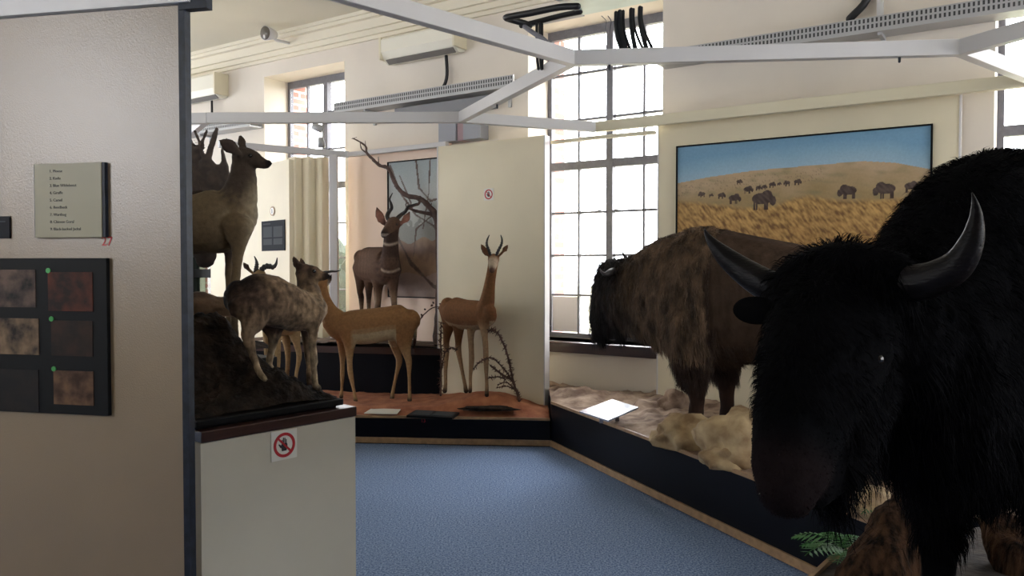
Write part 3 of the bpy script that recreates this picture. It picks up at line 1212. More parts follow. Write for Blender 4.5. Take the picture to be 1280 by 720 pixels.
# signs ------------------------------------------------------------------
def no_touch(F, s, parent_name, label):
    """square notice: red ring and slash over a black hand; F: local XZ is the face, -Y towards the viewer"""
    r = empty(parent_name, F.translation)
    r.rotation_euler = F.to_euler()
    WM[r] = F.copy()
    tag(r, label, 'sign')
    MB().fbox(F, -s / 2, s / 2, -.003, 0, -s / 2, s / 2).build('plate', M_paper, r)
    ro, ri = s * .42, s * .32
    ring = MB(); n = 40
    vs, fs = [], []
    for k in range(n):
        a = 2 * math.pi * k / n
        for (q, y) in ((ro, -.0045), (ri, -.0045), (ri, -.003), (ro, -.003)):
            vs.append(F @ Vector((q * math.cos(a), y, q * math.sin(a))))
    for k in range(n):
        j = (k + 1) % n
        for e in range(4):
            fs.append((k * 4 + e, k * 4 + (e + 1) % 4, j * 4 + (e + 1) % 4, j * 4 + e))
    ring.add(vs, fs)
    R45 = F @ Matrix.Rotation(math.radians(45), 4, 'Y')
    ring.fbox(R45, -ri, ri, -.0052, -.004, -s * .035, s * .035)
    ring.build('red_ring', M_red, r)
    h = MB()
    def pl(pts, y=-.0038):
        h.fprism(F, [(x * s, z * s) for x, z in pts], y, -.003)
    pl([(-.1, -.2), (.08, -.2), (.12, -.02), (.1, .06), (-.1, .06), (-.13, -.02)])
    for (x, t, w_) in [(-.085, .17, .036), (-.035, .24, .038), (.02, .23, .038), (.073, .18, .036)]:
        pl([(x - w_ / 2, .04), (x + w_ / 2, .04), (x + w_ / 2, t), (x, t + .02), (x - w_ / 2, t)])
    pl([(-.1, -.1), (-.13, .0), (-.21, .06), (-.23, .03), (-.16, -.08)])
    h.build('hand_symbol', M_ink, r)
    return r


p = P(611, 243, wallY(611, -.352))
no_touch(frame_at(p, WX), .115, 'no_touching_sign', 'small red-ringed hand sign high on the cream panel')

# left gloss partition -----------------------------------------------------
PR = Vector((-1.276, 3.15, 0))
PD = Vector((-4.6, 1.0, 0)).normalized()
PN = Vector((PD.y, -PD.x, 0))  # towards viewer?
if PN.dot(-PR) < 0: PN = -PN
PF = frame_at((PR.x, PR.y, 0), -PD)   # local X to the right, -Y to the viewer
PL = 2.6
lp = empty('display_partition', PR - Vector((1.0, -.25, 0)), 0)
tag(lp, 'glossy beige partition with the list sign, nearest on the left', 'partition')
m = MB(); m.fbox(PF, -PL, -.028, 0, .03, 0, 2.62); m.build('board', M_gloss, lp)
m = MB(); m.fbox(PF, -.028, .0, -.004, .034, 0, 2.62); m.build('edge_strip', M_darksteel, lp)
m = MB(); m.fbox(PF, -PL, .03, -.02, .07, 2.625, 2.70); m.build('top_rail', M_white, lp, bevel=.003)
m = MB(); m.fbox(PF, -.05, .06, -.03, .08, 2.70, 2.82); m.fbox(PF, -.02, .1, -.01, .03, 2.6, 2.7); m.build('corner_bracket', M_darksteel, lp)
m = MB(); m.fbox(PF, -PL, -.35, .03, .3, 0, .05); m.build('foot', M_black, lp)


def onP(px, py, d=0.0):
    """point on the partition's face at a photo pixel, in partition coordinates"""
    q = PR - PF.to_3x3() @ Vector((0, d, 0))
    n_ = PF.to_3x3() @ Vector((0, 1, 0))
    e = P(px, py, 1.0) - Vector((0, 0, CAMZ))
    t = (q - Vector((0, 0, CAMZ))).dot(n_) / e.dot(n_)
    w_ = Vector((0, 0, CAMZ)) + e * t
    l = PF.inverted() @ w_
    return l.x, l.z


x0, z1 = onP(48, 206); x1, z0 = onP(132, 296.5)
sr = empty('list_sign', PF @ Vector(((x0 + x1) / 2, -.01, z0)))
tag(sr, 'pale square sign with a numbered list, on the glossy partition', 'sign')
m = MB(); m.fbox(PF, x0, x1, -.022, -.018, z0, z1); m.build('plate', M_sheet, sr)
m = MB(); m.fbox(PF, x0 - .006, x0 + .004, -.018, 0, z0, z1); m.build('side_mount', M_darksteel, sr)
m = MB(); m.fbox(PF, x1 - .004, x1 + .014, -.018, 0, z0, z1); m.build('side_mount', M_darksteel, sr)
LIST = ['1. Moose', '2. Kudu', '3. Blue Wildebeest', '4. Giraffe', '5. Camel', '6. Reedbuck', '7. Warthog', '8. Chinese Goral', '9. Black-backed Jackal']
for k, t in enumerate(LIST):
    zz = z1 - .032 - k * (z1 - z0 - .035) / 9.0 - .004
    me = text_mesh(t, .0165, PF @ Matrix.Translation((x0 + .072, -.0225, zz)), .0004)
    link_mesh('lettering', me, M_ink, sr)
xx, zz = onP(127, 307)
me = text_mesh('27', .052, PF @ Matrix.Translation((xx, -.001, zz)), .0006)
tag(link_mesh('number_sticker', me, M_red), 'red number 27 stuck below the list sign', 'sticker')
x0b, z1b = onP(-30, 271); x1b, z0b = onP(14, 298)
r = empty('dark_plaque', PF @ Vector(((x0b + x1b) / 2, -.005, z0b)))
tag(r, 'small dark plaque at the left edge beside the list sign', 'sign')
m = MB(); m.fbox(PF, x0b, x1b, -.008, 0, z0b, z1b); m.build('plate', M_navy, r)
m = MB()
for k in (0, 1):
    m.fbox(PF, x0b + .03, x1b - .02 - .03 * k, -.0086, -.008, z1b - .025 - k * .04, z1b - .019 - k * .04)
m.build('lettering', M_textgrey, r)

bx0, bz1 = onP(-22, 323); bx1, bz0 = onP(140, 519)
r = empty('photo_board', PF @ Vector(((bx0 + bx1) / 2, -.01, bz0)))
tag(r, 'black board of six small brown photographs on the glossy partition', 'board')
m = MB(); m.fbox(PF, bx0, bx1, -.02, 0, bz0, bz1); m.build('backing', M_black, r, bevel=.003)
PH = [((2, 337, 50, 384), (118, 96, 84), (28, 26, 28)), ((65, 340, 121, 389), (104, 48, 28), (44, 24, 18)), ((0, 397, 54, 443), (150, 124, 96), (44, 34, 32)),
      ((69, 400, 121, 445), (56, 34, 22), (36, 24, 18)), ((-2, 460, 54, 514), (38, 30, 24), (22, 20, 20)), ((72, 462, 122, 506), (128, 96, 70), (66, 40, 26))]
for k, (bb, c1, c2) in enumerate(PH):
    u0, v1 = onP(bb[0], bb[1]); u1, v0 = onP(bb[2], bb[3])
    mt = mat('photo_print_%d' % k, tuple(.62 * q for q in lin(*c1)), .6, c2=tuple(.5 * q for q in lin(*c2)), nscale=16, detail=6, spec=.2)
    m = MB(); m.fbox(PF, u0, u1, -.023, -.02, v0, v1)
    ph = m.build('photograph', mt, r)
    m = MB()
    c0 = PF @ Vector((u0 + .002, -.021, v1 + .006))
    m.tube([(*c0, .0105), (*(c0 - PF.to_3x3() @ Vector((0, .003, 0))), .0105)], 14, cap=False)
    tag(m.build('number_dot', mat('green_dot_%d' % k, lin(30, 130, 50), .5), r), 'green dot')

# ------------------------------------------------------------------ goat cabinet
CR = Vector((-.768, 3.9, 0))
CD = Vector((.86, 1.0, 0)).normalized()
CF = frame_at((CR.x, CR.y, 0), CD)    # X to the right-far, -Y to the viewer
cab = empty('display_cabinet', CR - CD * .6 + CF.to_3x3() @ Vector((0, .6, 0)), math.atan2(CD.y, CD.x))
tag(cab, 'white boxy cabinet with dark brown top under the mottled goat', 'cabinet')
CLEN = .80
CDEP = .88
m = MB(); m.fbox(CF, -CLEN, 0, 0, CDEP, 0, .865); m.build('body', mat('cabinet_white_laminate', lin(186, 180, 164), .45, noise_amt=.02, nscale=4), cab)
m = MB(); m.fbox(CF, -CLEN, .004, -.008, CDEP, .868, .915); m.build('top', M_brownwood, cab, bevel=.004)
m = MB(); m.fbox(CF, -CLEN, -.045, .03, CDEP, .925, .955); m.build('rock_base_board', M_black, cab, bevel=.005)
m = MB(); m.fbox(CF, -CLEN, -.07, .06, CDEP, .914, .926); m.build('spacer', M_black, cab)
# sign on cabinet
q = P(355, 556, 1.0) - Vector((0, 0, CAMZ))
n_ = CF.to_3x3() @ Vector((0, 1, 0))
t = (CR - CF.to_3x3() @ Vector((0, .0015, 0)) - Vector((0, 0, CAMZ))).dot(n_) / q.dot(n_)
no_touch(frame_at(Vector((0, 0, CAMZ)) + q * t, CD), .133, 'no_touching_sign', 'red-ringed hand sign on the front of the white cabinet')


# rock mound: heightfield over cabinet top
def rock_h(x, y):
    """height above the cabinet board in cabinet coordinates"""
    h = .02
    h += .01 + .125 * math.exp(-((x + .33) ** 2 / .03 + (y - .3) ** 2 / .06)) * min(1, max(.2, (-.11 - x) / .12))
    t = min(1, max(0, (-.20 - x) / .2)); t = t * t * (3 - 2 * t)
    h += t * .36 * math.exp(-((y - .62) ** 2 / .045))
    return h


bm = bmesh.new()
NX, NY = 90, 100
grid = {}
for i in range(NX + 1):
    for j in range(NY + 1):
        x = -CLEN + .01 + (CLEN - .07) * i / NX
        y = .05 + (CDEP - .1) * j / NY
        e = min(1, min(x + CLEN, -.06 - x + .004, y - .045, CDEP - .045 - y) / .07)
        e = max(0, e) ** .6
        z = e * (rock_h(x, y) + .022 * noise.fractal(Vector((x * 7, y * 7, 2)), 1, 2, 5) + .03 * abs(noise.noise(Vector((x * 16, y * 16, 5)))) + .012 * noise.noise(Vector((x * 45, y * 45, 5))))
        grid[i, j] = bm.verts.new(CF @ Vector((x, y, .956 + max(0.0, z))))
for i in range(NX):
    for j in range(NY):
        bm.faces.new((grid[i, j], grid[i + 1, j], grid[i + 1, j + 1], grid[i, j + 1]))
bt = [bm.verts.new(CF @ Vector(q)) for q in [(-CLEN + .01, .05, .9555), (-.06, .05, .9555), (-.06, CDEP - .05, .9555), (-CLEN + .01, CDEP - .05, .9555)]]
bm.faces.new(bt[::-1])
me = bpy.data.meshes.new('rock_mound')
bm.to_mesh(me); bm.free()
rp = empty('plinth', CF @ Vector((-.2, 1.28, 0)), math.atan2(CD.y, CD.x))
tag(rp, 'tall black plinth under the deer, behind the white cabinet', 'plinth')
m = MB(); m.fbox(CF, -.62, .15, .90, 1.66, 0, 1.08); m.build('body', M_black, rp, bevel=.005)
PLF = [(CF @ Vector(q)) for q in [(-.61, .91, 0), (.14, .91, 0), (.14, 1.65, 0), (-.61, 1.65, 0)]]
terrain('rock_top', [(q.x, q.y) for q in PLF], 1.085, M_rock, rp, lambda x, y: .05 + .03 * fr(x, y, 5, 2), .04)
tag(link_mesh('rock_mound', me, M_rock, None, True), 'dark craggy rock mound on top of the white cabinet', 'rock')
ROCKBVH = BVHTree.FromPolygons([tuple((WM[bpy.data.objects['rock_mound']] @ v.co)) for v in me.vertices], [tuple(p.vertices) for p in me.polygons])


def rock(name, c, s, mtl, label, seed=0, group=None, rz=0.0, parent=None, amp=.35):
    bm = bmesh.new()
    bmesh.ops.create_icosphere(bm, subdivisions=4, radius=1)
    Rz = Matrix.Rotation(rz, 3, 'Z')
    for v in bm.verts:
        k = 1 + amp * noise.fractal(v.co * 1.3 + Vector((seed, 0, 0)), 1, 2, 5) + .06 * noise.noise(v.co * 6 + Vector((seed, 0, 0)))
        q = v.co * k
        q = Vector((q.x * s[0], q.y * s[1], max(-.35, q.z) * s[2]))
        v.co = Rz @ q + Vector(c)
    me = bpy.data.meshes.new(name); bm.to_mesh(me); bm.free()
    o = link_mesh(name, me, mtl, parent, True)
    if parent is None: tag(o, label, 'rock', group)
    return o


# boulders on the bison platform
q = P(925, 566, 4.95); rock('boulder', (q.x, q.y, .47), (.25, .24, .235), M_boulder, 'tall yellowish boulder, the right one before the brown bison', 3, rz=.3)
q = P(858, 560, 5.35); rock('boulder', (q.x, q.y, .44), (.24, .16, .15), M_boulder, 'lower yellowish boulder left of the tall one', 8, rz=-.5)
q = P(905, 592, 4.75); rock('boulder', (q.x + .05, q.y + .07, .42), (.16, .12, .10), M_boulder, 'small yellowish boulder at the foot of the tall one', 14)
q = P(848, 500, 6.6); rock('boulder', (q.x, q.y, .42), (.16, .12, .14), M_greysand, 'small grey rock near the wall behind the sloped info board', 21)
q = P(1092, 640, 3.85); rock('boulder', (q.x, q.y, .42), (.13, .16, .09), M_boulder, 'yellow stone on the platform corner beside the log', 31)
q = P(1085, 618, 4.3); rock('boulder', (q.x, q.y, .43), (.17, .12, .09), M_brownrock, 'brown rock on the sand behind the corner stone', 37)
# flat stones on red sand
q = P(655, 511, 7.35); rock('flat_stone', (q.x, q.y, .275), (.09, .05, .025), M_brownrock, 'small flat stone on red sand at the platform corner', 5)
q = P(632, 508, 7.4); rock('flat_stone', (q.x, q.y, .285), (.03, .03, .035), M_boulder, 'tiny pale stone below the thorny branch', 6)
q = P(612, 503, 7.2); rock('flat_stone', (q.x, q.y, .312), (.24, .08, .026), M_rock, 'long dark flat slab in front of the upright gazelle', 7)

# info cards
m = MB()
c = [P(724, 515, 6.6), P(760, 526, 6.25), P(798, 509, 6.55), P(765, 499, 6.9)]
zz = [.445, .435, .50, .51]
pts = []
for q, z in zip(c, zz): pts.append(Vector((q.x, q.y, z)))
# recompute so every corner lies on its sight line
c2 = []
for (px, py), z in zip([(724, 514), (760, 525.5), (798, 509), (765, 499)], [.475, .462, .53, .54]):
    Y = (CAMZ - z) / ((py - 333) / 1000.0)
    c2.append(P(px, py, Y))
n_ = (c2[1] - c2[0]).cross(c2[3] - c2[0]).normalized()
ir = empty('info_board', ((c2[0] + c2[2]) / 2).to_tuple()[:2] + (.40,))
tag(ir, 'sloped glossy pale info board on the grey sand before the window', 'sign')
m = MB(); m.box8([q - n_ * .012 for q in c2] + [q for q in c2]); m.build('board', mat('glossy_info_print', lin(140, 148, 164), .2), ir)
for k in (.25, .75):
    q = c2[0].lerp(c2[1], .5).lerp(c2[3].lerp(c2[2], .5), k)
    m = MB(); m.bar((q.x, q.y, .40), (q.x, q.y, q.z - .012), .03, .03)
    m.build('foot', M_steel, ir)


def card(name, pix, z, mtl, th, label, cat, lines=False, bmat=None):
    pts = []
    for (px, py) in pix:
        Y = (CAMZ - z) / ((py - 333) / 1000.0)
        q = P(px, py, Y); pts.append(Vector((q.x, q.y, z)))
    r = empty(name, (sum(pts, Vector()) / 4).to_tuple()[:2] + (z - th,))
    tag(r, label, cat)
    m = MB(); m.box8([q - Vector((0, 0, th)) for q in pts] + pts)
    m.build('sheet', mtl, r)
    return r, pts


card('info_card', [(455, 517), (496, 518), (502, 511), (468, 509)], .275, M_paper, .006, 'white info card lying on the red sand', 'sign')
r, pts = card('info_card', [(508, 520), (565, 523), (574, 516), (520, 513)], .282, M_black, .02, 'black-framed double info card lying on the red sand', 'sign')
for k in (0, 1):
    m = MB()
    a, b = .06 + .47 * k, .06 + .47 * k + .41
    def bl(u, v): return pts[0].lerp(pts[1], u).lerp(pts[3].lerp(pts[2], u), v) + Vector((0, 0, .001))
    qs = [bl(a, .14), bl(b, .14), bl(b, .86), bl(a, .86)]
    m.box8(qs + [q + Vector((0, 0, .003)) for q in qs]); m.build('text_panel', M_textgrey, r)
q = P(526, 527, 7.12)
m = MB(); me = text_mesh('13', .045, frame_at((q.x, 7.118, .205), (1, -.085, 0)), .0006)
tag(link_mesh('number_sticker', me, M_red), 'tiny red number on the dark platform front', 'sticker')

# poster and round notice on far panel
def onF(px, py, d):
    q = FF.translation - FF.to_3x3() @ Vector((0, d, 0))
    nn = FF.to_3x3() @ Vector((0, 1, 0))
    e = P(px, py, 1.0) - Vector((0, 0, CAMZ))
    return FF.inverted() @ (Vector((0, 0, CAMZ)) + e * ((q - Vector((0, 0, CAMZ))).dot(nn) / e.dot(nn)))


u0 = onF(328, 277, .0); u1 = onF(357, 313, .0)
r = empty('info_poster', FF @ Vector(((u0.x + u1.x) / 2, 0, u1.z)))
tag(r, 'dark poster with grey text blocks on the far cream panel', 'poster')
m = MB(); m.fbox(FF, u0.x, u1.x, -.012, 0, u1.z, u0.z); m.build('sheet', M_poster, r)
m = MB()
wd, ht = u1.x - u0.x, u0.z - u1.z
for (a, b, c_, d) in [(.08, .47, .45, .8), (.53, .92, .45, .8), (.08, .47, .2, .4), (.53, .92, .2, .4), (.08, .4, .88, .92)]:
    m.fbox(FF, u0.x + wd * a, u0.x + wd * b, -.014, -.012, u1.z + ht * c_, u1.z + ht * d)
m.build('text_block', M_textgrey, r)
u0 = onF(341, 264, .0)
m = MB(); cc_ = FF @ Vector((u0.x, -.001, u0.z)); c3 = FF @ Vector((u0.x, -.008, u0.z))
rn = empty('round_notice', cc_)
tag(rn, 'small round notice above the dark poster', 'sign')
m.tube([(*cc_, .055), (*c3, .055)], 24, cap=False); m.build('disc', M_tan, rn)
m = MB(); c4 = FF @ Vector((u0.x, -.010, u0.z)); m.tube([(*c3, .038), (*c4, .038)], 24, cap=False); m.build('symbol', M_paper, rn)
m = MB(); m.fbox(FF, u0.x - .008, u0.x + .008, -.012, -.010, u0.z - .025, u0.z + .025); m.build('hand_symbol', M_ink, rn)


# ------------------------------------------------------------------ services on the wall
def ac_unit(a0, a1, z0, z1, label):
    r = empty('air_conditioner', W((a0 + a1) / 2, -.1, z0), ROT)
    tag(r, label, 'air conditioner')
    h = z1 - z0
    F = frame_at(W(a0, 0, z0), WX)
    prof = [(0, .02), (-.1, 0), (-.17, .05), (-.21, .12), (-.21, h - .03), (-.18, h), (0, h)]
    n = len(prof)
    vs = [W(a0 + .03, b, z0 + z) for b, z in prof] + [W(a1 - .03, b, z0 + z) for b, z in prof]
    fs = [tuple(range(n)), tuple(range(n, 2 * n))[::-1]] + [(i, i + n, (i + 1) % n + n, (i + 1) % n) for i in range(n)]
    MB().add(vs, fs).build('casing', M_plastic, r)
    for e in (a0, a1 - .03):
        m = MB(); m.wbox(e, e + .03, -.215, 0, z0 + .04, z0 + h + .003); m.build('end_cap', M_cream, r, bevel=.005)
    m = MB()
    m.add([W(a0 + .06, -.112, z0 - .004), W(a1 - .06, -.112, z0 - .004), W(a1 - .06, -.165, z0 + .035), W(a0 + .06, -.165, z0 + .035),
           W(a0 + .06, -.112, z0 + .006), W(a1 - .06, -.112, z0 + .006), W(a1 - .06, -.16, z0 + .045), W(a0 + .06, -.16, z0 + .045)],
          [(0, 1, 2, 3), (7, 6, 5, 4), (0, 4, 5, 1), (1, 5, 6, 2), (2, 6, 7, 3), (3, 7, 4, 0)])
    m.build('louvre_slot', M_louvre, r)
    return r


a_ = wall_a(577, -.1)
ac_unit(a_ - 1.05, a_, 3.82, 4.1, 'cream wall air conditioner left of the large window, under the cornice')
m = MB(); A = wall_a(562)
m.tube([(*W(A, -.05, 3.82), .018), (*W(A + .01, -.05, 3.62), .018), (*W(A - .03, -.06, 3.5), .018), (*W(A - .12, -.06, 3.48), .018)], 8, sub=3)
tag(m.build('refrigerant_pipe', M_blackplastic, smooth=True), 'black pipe hanging below the nearer air conditioner', 'pipe')
a_ = wall_a(280, -.1)
ac_unit(a_ - 1.05, a_, 3.8, 4.12, 'cream wall air conditioner left of the far window')
m = MB(); A = wall_a(271)
m.tube([(*W(A, -.05, 3.8), .016), (*W(A, -.05, 3.5), .016)], 8)
tag(m.build('refrigerant_pipe', M_blackplastic, smooth=True), 'black pipe hanging below the farther air conditioner', 'pipe')
m = MB(); A = wall_a(1078)
m.tube([(*W(A + .05, -.05, 4.15), .03), (*W(A + .05, -.05, 3.85), .03), (*W(A + .02, -.06, 3.65), .03), (*W(A - .1, -.07, 3.52), .03)], 8, sub=3)
tag(m.build('refrigerant_pipe', M_blackplastic, smooth=True), 'thick black pipe curving into the trunking at upper right', 'pipe')
m = MB(); m.wbox(A + .09, A + .13, -.06, 0, 3.5, 4.17)
tag(m.build('conduit', M_white), 'white vertical conduit beside the thick black pipe', 'conduit')
ac_unit(A + .3, A + 1.35, 3.92, 4.16, 'cream wall air conditioner at the far upper right, above the trunking')

# slotted trunking, interrupted at the windows
def trunking(TA0, TA1, brk, label):
    tr = empty('cable_trunking', W((TA0 + TA1) / 2, -.1, 3.355), ROT)
    tag(tr, label, 'trunking', 'slotted trunking along the window wall')
    m = MB()
    n_ = len([0])
    # one U-shaped channel profile
    prof = [(-.005, 3.47), (-.02, 3.47), (-.02, 3.37), (-.19, 3.37), (-.19, 3.47), (-.205, 3.47), (-.205, 3.355), (-.005, 3.355)]
    k = len(prof)
    vs = [W(TA0, b, z) for b, z in prof] + [W(TA1, b, z) for b, z in prof]
    fs = [(i, i + k, (i + 1) % k + k, (i + 1) % k) for i in range(k)]
    fs += [(0, 1, 2, 7), (2, 3, 6, 7), (3, 4, 5, 6)] + [(7 + k, 2 + k, 1 + k, k), (7 + k, 6 + k, 3 + k, 2 + k), (6 + k, 5 + k, 4 + k, 3 + k)]
    m.add(vs, fs)
    m.build('channel', M_grey, tr)
    m = MB()
    x = TA0 + .02
    while x < TA1 - .02:
        for z0 in (3.385, 3.43):
            m.wbox(x, x + .014, -.2065, -.2045, z0, z0 + .03)
        x += .03
    tag(m.build('slots', M_slot, tr), kind='stuff')
    for x in brk:
        m = MB(); m.wbox(x, x + .03, -.19, -.002, 3.33, 3.353); m.wbox(x, x + .03, -.03, -.002, 3.2, 3.33); m.build('bracket', M_grey, tr)


trunking(-7.6, -5.44, [-6.5], 'slotted grey cable trunking left of the far window, behind the deer')
trunking(-3.95, -1.47, [-3.5, -1.65], 'slotted grey cable trunking between the far window and the large window')
trunking(.03, 5.4, [1.8, 3.22, 4.9], 'long slotted grey cable trunking at the upper right above the prairie painting')
m = MB()
m.wbox(wall_a(505), wall_a(622), -.15, -.01, 3.2, 3.325)
tag(m.build('steel_duct', mat('dull_duct_steel', lin(120, 120, 124), .5), bevel=.01), 'dull grey duct under the trunking left of the large window', 'duct')
# electrical boxes
A0 = wall_a(555, -.05)
r = empty('switch_box', W(A0 + .25, -.1, 2.98), ROT)
tag(r, 'grey and pinkish electrical boxes above the cream gazelle panel', 'box')
m = MB(); m.wbox(A0, A0 + .23, -.14, 0, 2.9, 3.13); m.build('box_body', M_box, r, bevel=.004)
m = MB(); m.wbox(A0 + .235, A0 + .32, -.12, 0, 2.9, 3.12); m.build('middle_box', M_pinkbox, r, bevel=.004)
m = MB(); m.wbox(A0 + .325, A0 + .55, -.14, 0, 2.9, 3.1); m.build('box_body', M_box, r, bevel=.004)
m = MB(); m.wbox(A0 - .02, A0 + .45, -.12, 0, 3.135, 3.16); m.build('lid', M_slot, r)
# floodlight near cornice
A0 = wall_a(372)
r = empty('flood_light', W(A0, -.05, 4.3), ROT)
tag(r, 'small round flood lamp on a bracket at the cornice', 'lamp')
m = MB(); m.tube([(*W(A0, -.11, 4.31), .018), (*W(A0, -.3, 4.3), .018), (*W(A0 - .02, -.36, 4.34), .018)], 8); m.build('bracket', M_white, r, True)
c0 = W(A0 - .02, -.36, 4.36); hd = (Vector((0, 0, 1.6)) - c0).normalized() * .6 + Vector((-.5, 0, .1)); hd.normalize()
m = MB(); m.tube([(*(c0 - hd * .06), .05), (*(c0), .065), (*(c0 + hd * .09), .085)], 18, cap=False); m.build('lamp_head', M_white, r, True)
m = MB(); m.tube([(*(c0 + hd * .09), .078), (*(c0 + hd * .096), .078)], 18, cap=False); m.build('lens', mat('lamp_lens', lin(110, 104, 96), .15), r, True)

# spot lamps hanging from the far rail
q = P(402, 163, 9.0)
r = empty('spot_lamp', q)
tag(r, 'grey spot lamp hanging in front of the far window', 'lamp')
m = MB(); m.tube([(*P(404, 152, 9.0), .012), (*P(404, 190, 9.0), .012)], 8); m.build('stem', M_grey, r)
m = MB(); m.tube([(*P(391, 157, 9.0), .04), (*P(403, 162, 9.0), .045)], 14, cap=False); m.build('lamp_head', M_grey, r, True)
m = MB(); m.tube([(*P(401, 172, 8.97), .03), (*P(402, 184, 8.97), .045)], 14, cap=False); m.build('lower_lamp_head', M_grey, r, True)

# suspended cable plate -----------------------------------------------------
zp = 3.25


def atz(px, py, z):
    Y = (z - CAMZ) / ((333 - py) / 1000.0)
    return Vector(((px - 640) / 1000.0 * Y, Y, z))


f0 = atz(728, 22, zp)
r = empty('cable_platform', f0)
tag(r, 'suspended pale steel plate carrying black pipes before the large window', 'cable tray')
F = frame_at(f0, WX)   # X right, -Y to viewer
m = MB(); m.fbox(F, 0, 1.1, -.6, 0, 0, .012); m.fbox(F, 0, 1.1, -.012, 0, .012, .05); m.build('plate', mat('pale_steel_plate', lin(176, 190, 186), .35, metal=.2, noise_amt=.1, nscale=4), r)
for x in (.1, 1.0):
    for y in (-.1, -.5):
        m = MB(); m.tube([tuple(F @ Vector((x, y, .014))) + (.008,), tuple(F @ Vector((x, y, CEIL - zp))) + (.008,)], 6)
        m.build('hanging_rod', M_steel, r)
m = MB(); m.fbox(F, -.42, 0, -.03, .02, -.002, .02); m.build('side_arm', M_box, r)
# black lagged pipes
def pipe(name, pix, rad, lab, cat='pipe', mtl=M_blackplastic, parent=None):
    m = MB()
    m.tube([tuple(P(x, y, Y)) + (rad,) for x, y, Y in pix], 10, sub=2)
    o = m.build(name, mtl, parent, True)
    if parent is None: tag(o, lab, cat)
    return o


pipe('lagged_pipe', [(722, 8, 5.0), (700, 9, 5.05), (665, 16, 5.12), (637, 21, 5.2), (634, 23, 5.25), (655, 29, 5.3), (662, 32, 5.3)], .021, '', parent=r)
pipe('lagged_pipe', [(725, 15, 5.22), (700, 20, 5.28), (665, 29, 5.3), (652, 32, 5.3)], .018, '', parent=r)
pipe('metal_arm', [(654, 32, 5.3), (668, 42, 5.25), (678, 48, 5.22), (691, 60, 5.2)], .016, '', mtl=M_steel, parent=r)
k = 0
for (x0_, xe, w_) in [(671, 672, .010), (675, 676, .010), (678, 677, .007)]:
    pipe('drop_cable', [(x0_, 30, 5.28), (x0_, 50, 5.27), (x0_ + .5, 72, 5.25), (xe + 1, 86, 5.22)], w_, '', parent=r)
for (xa, xb, w_) in [(770, 776, .012), (775, 781, .016), (779, 787, .010), (789, 794, .014), (792, 803, .008), (800, 808, .014), (802, 815, .009)]:
    y0 = 17 - (xa - 765) * .2
    pipe('drop_cable', [(xa, y0, 5.02), (xa, y0 + 14, 5.0), (xa + (xb - xa) * .3, y0 + 30, 4.93), (xb, 60, 4.87), (xb + 2, 62.5, 4.86)], w_, '', parent=r)
for (xa, xb) in [(752, 758), (760, 764)]:
    pipe('thin_wire', [(xa, 20, 5.1), (xb, 27, 5.08), (xb - 2, 40, 4.98), (xb, 62, 4.87)], .0025, '', parent=r, mtl=M_steel)


# ================================================================== ANIMALS
def wcol(r, g, b): return lin(r, g, b)


def aroot(name, px, py, Y, heading, label, cat):
    p = P(px, py, Y)
    r = empty(name, p, math.atan2(heading[1], heading[0]))
    return tag(r, label, cat)


def latv(h):
    v = Vector((-h[1], h[0], 0)).normalized()
    return (v.x, v.y, 0)


def T(*pts, **k):
    return dict(p=list(pts), **k)


def horn(parent, pts, m_=M_horn, ridges=0, n=12, name='horn', sub=5):
    """pts: [(px,py,Y,r)]"""
    rows = [(*P(x, y, Y), r) for x, y, Y, r in pts]
    A = catmull(rows, sub)
    if ridges:
        B = catmull(rows, sub * 3)
        L = len(B)
        for i in range(int(L * .7)):
            B[i, 3] *= 1 + .13 * math.sin(i / L * ridges * 2 * math.pi)
        A = B
    mb = MB(); mb.tube([tuple(q) for q in A], n)
    return mb.build(name, m_, parent, True)


def drop_z(px, py, Y): return P(px, py, Y)


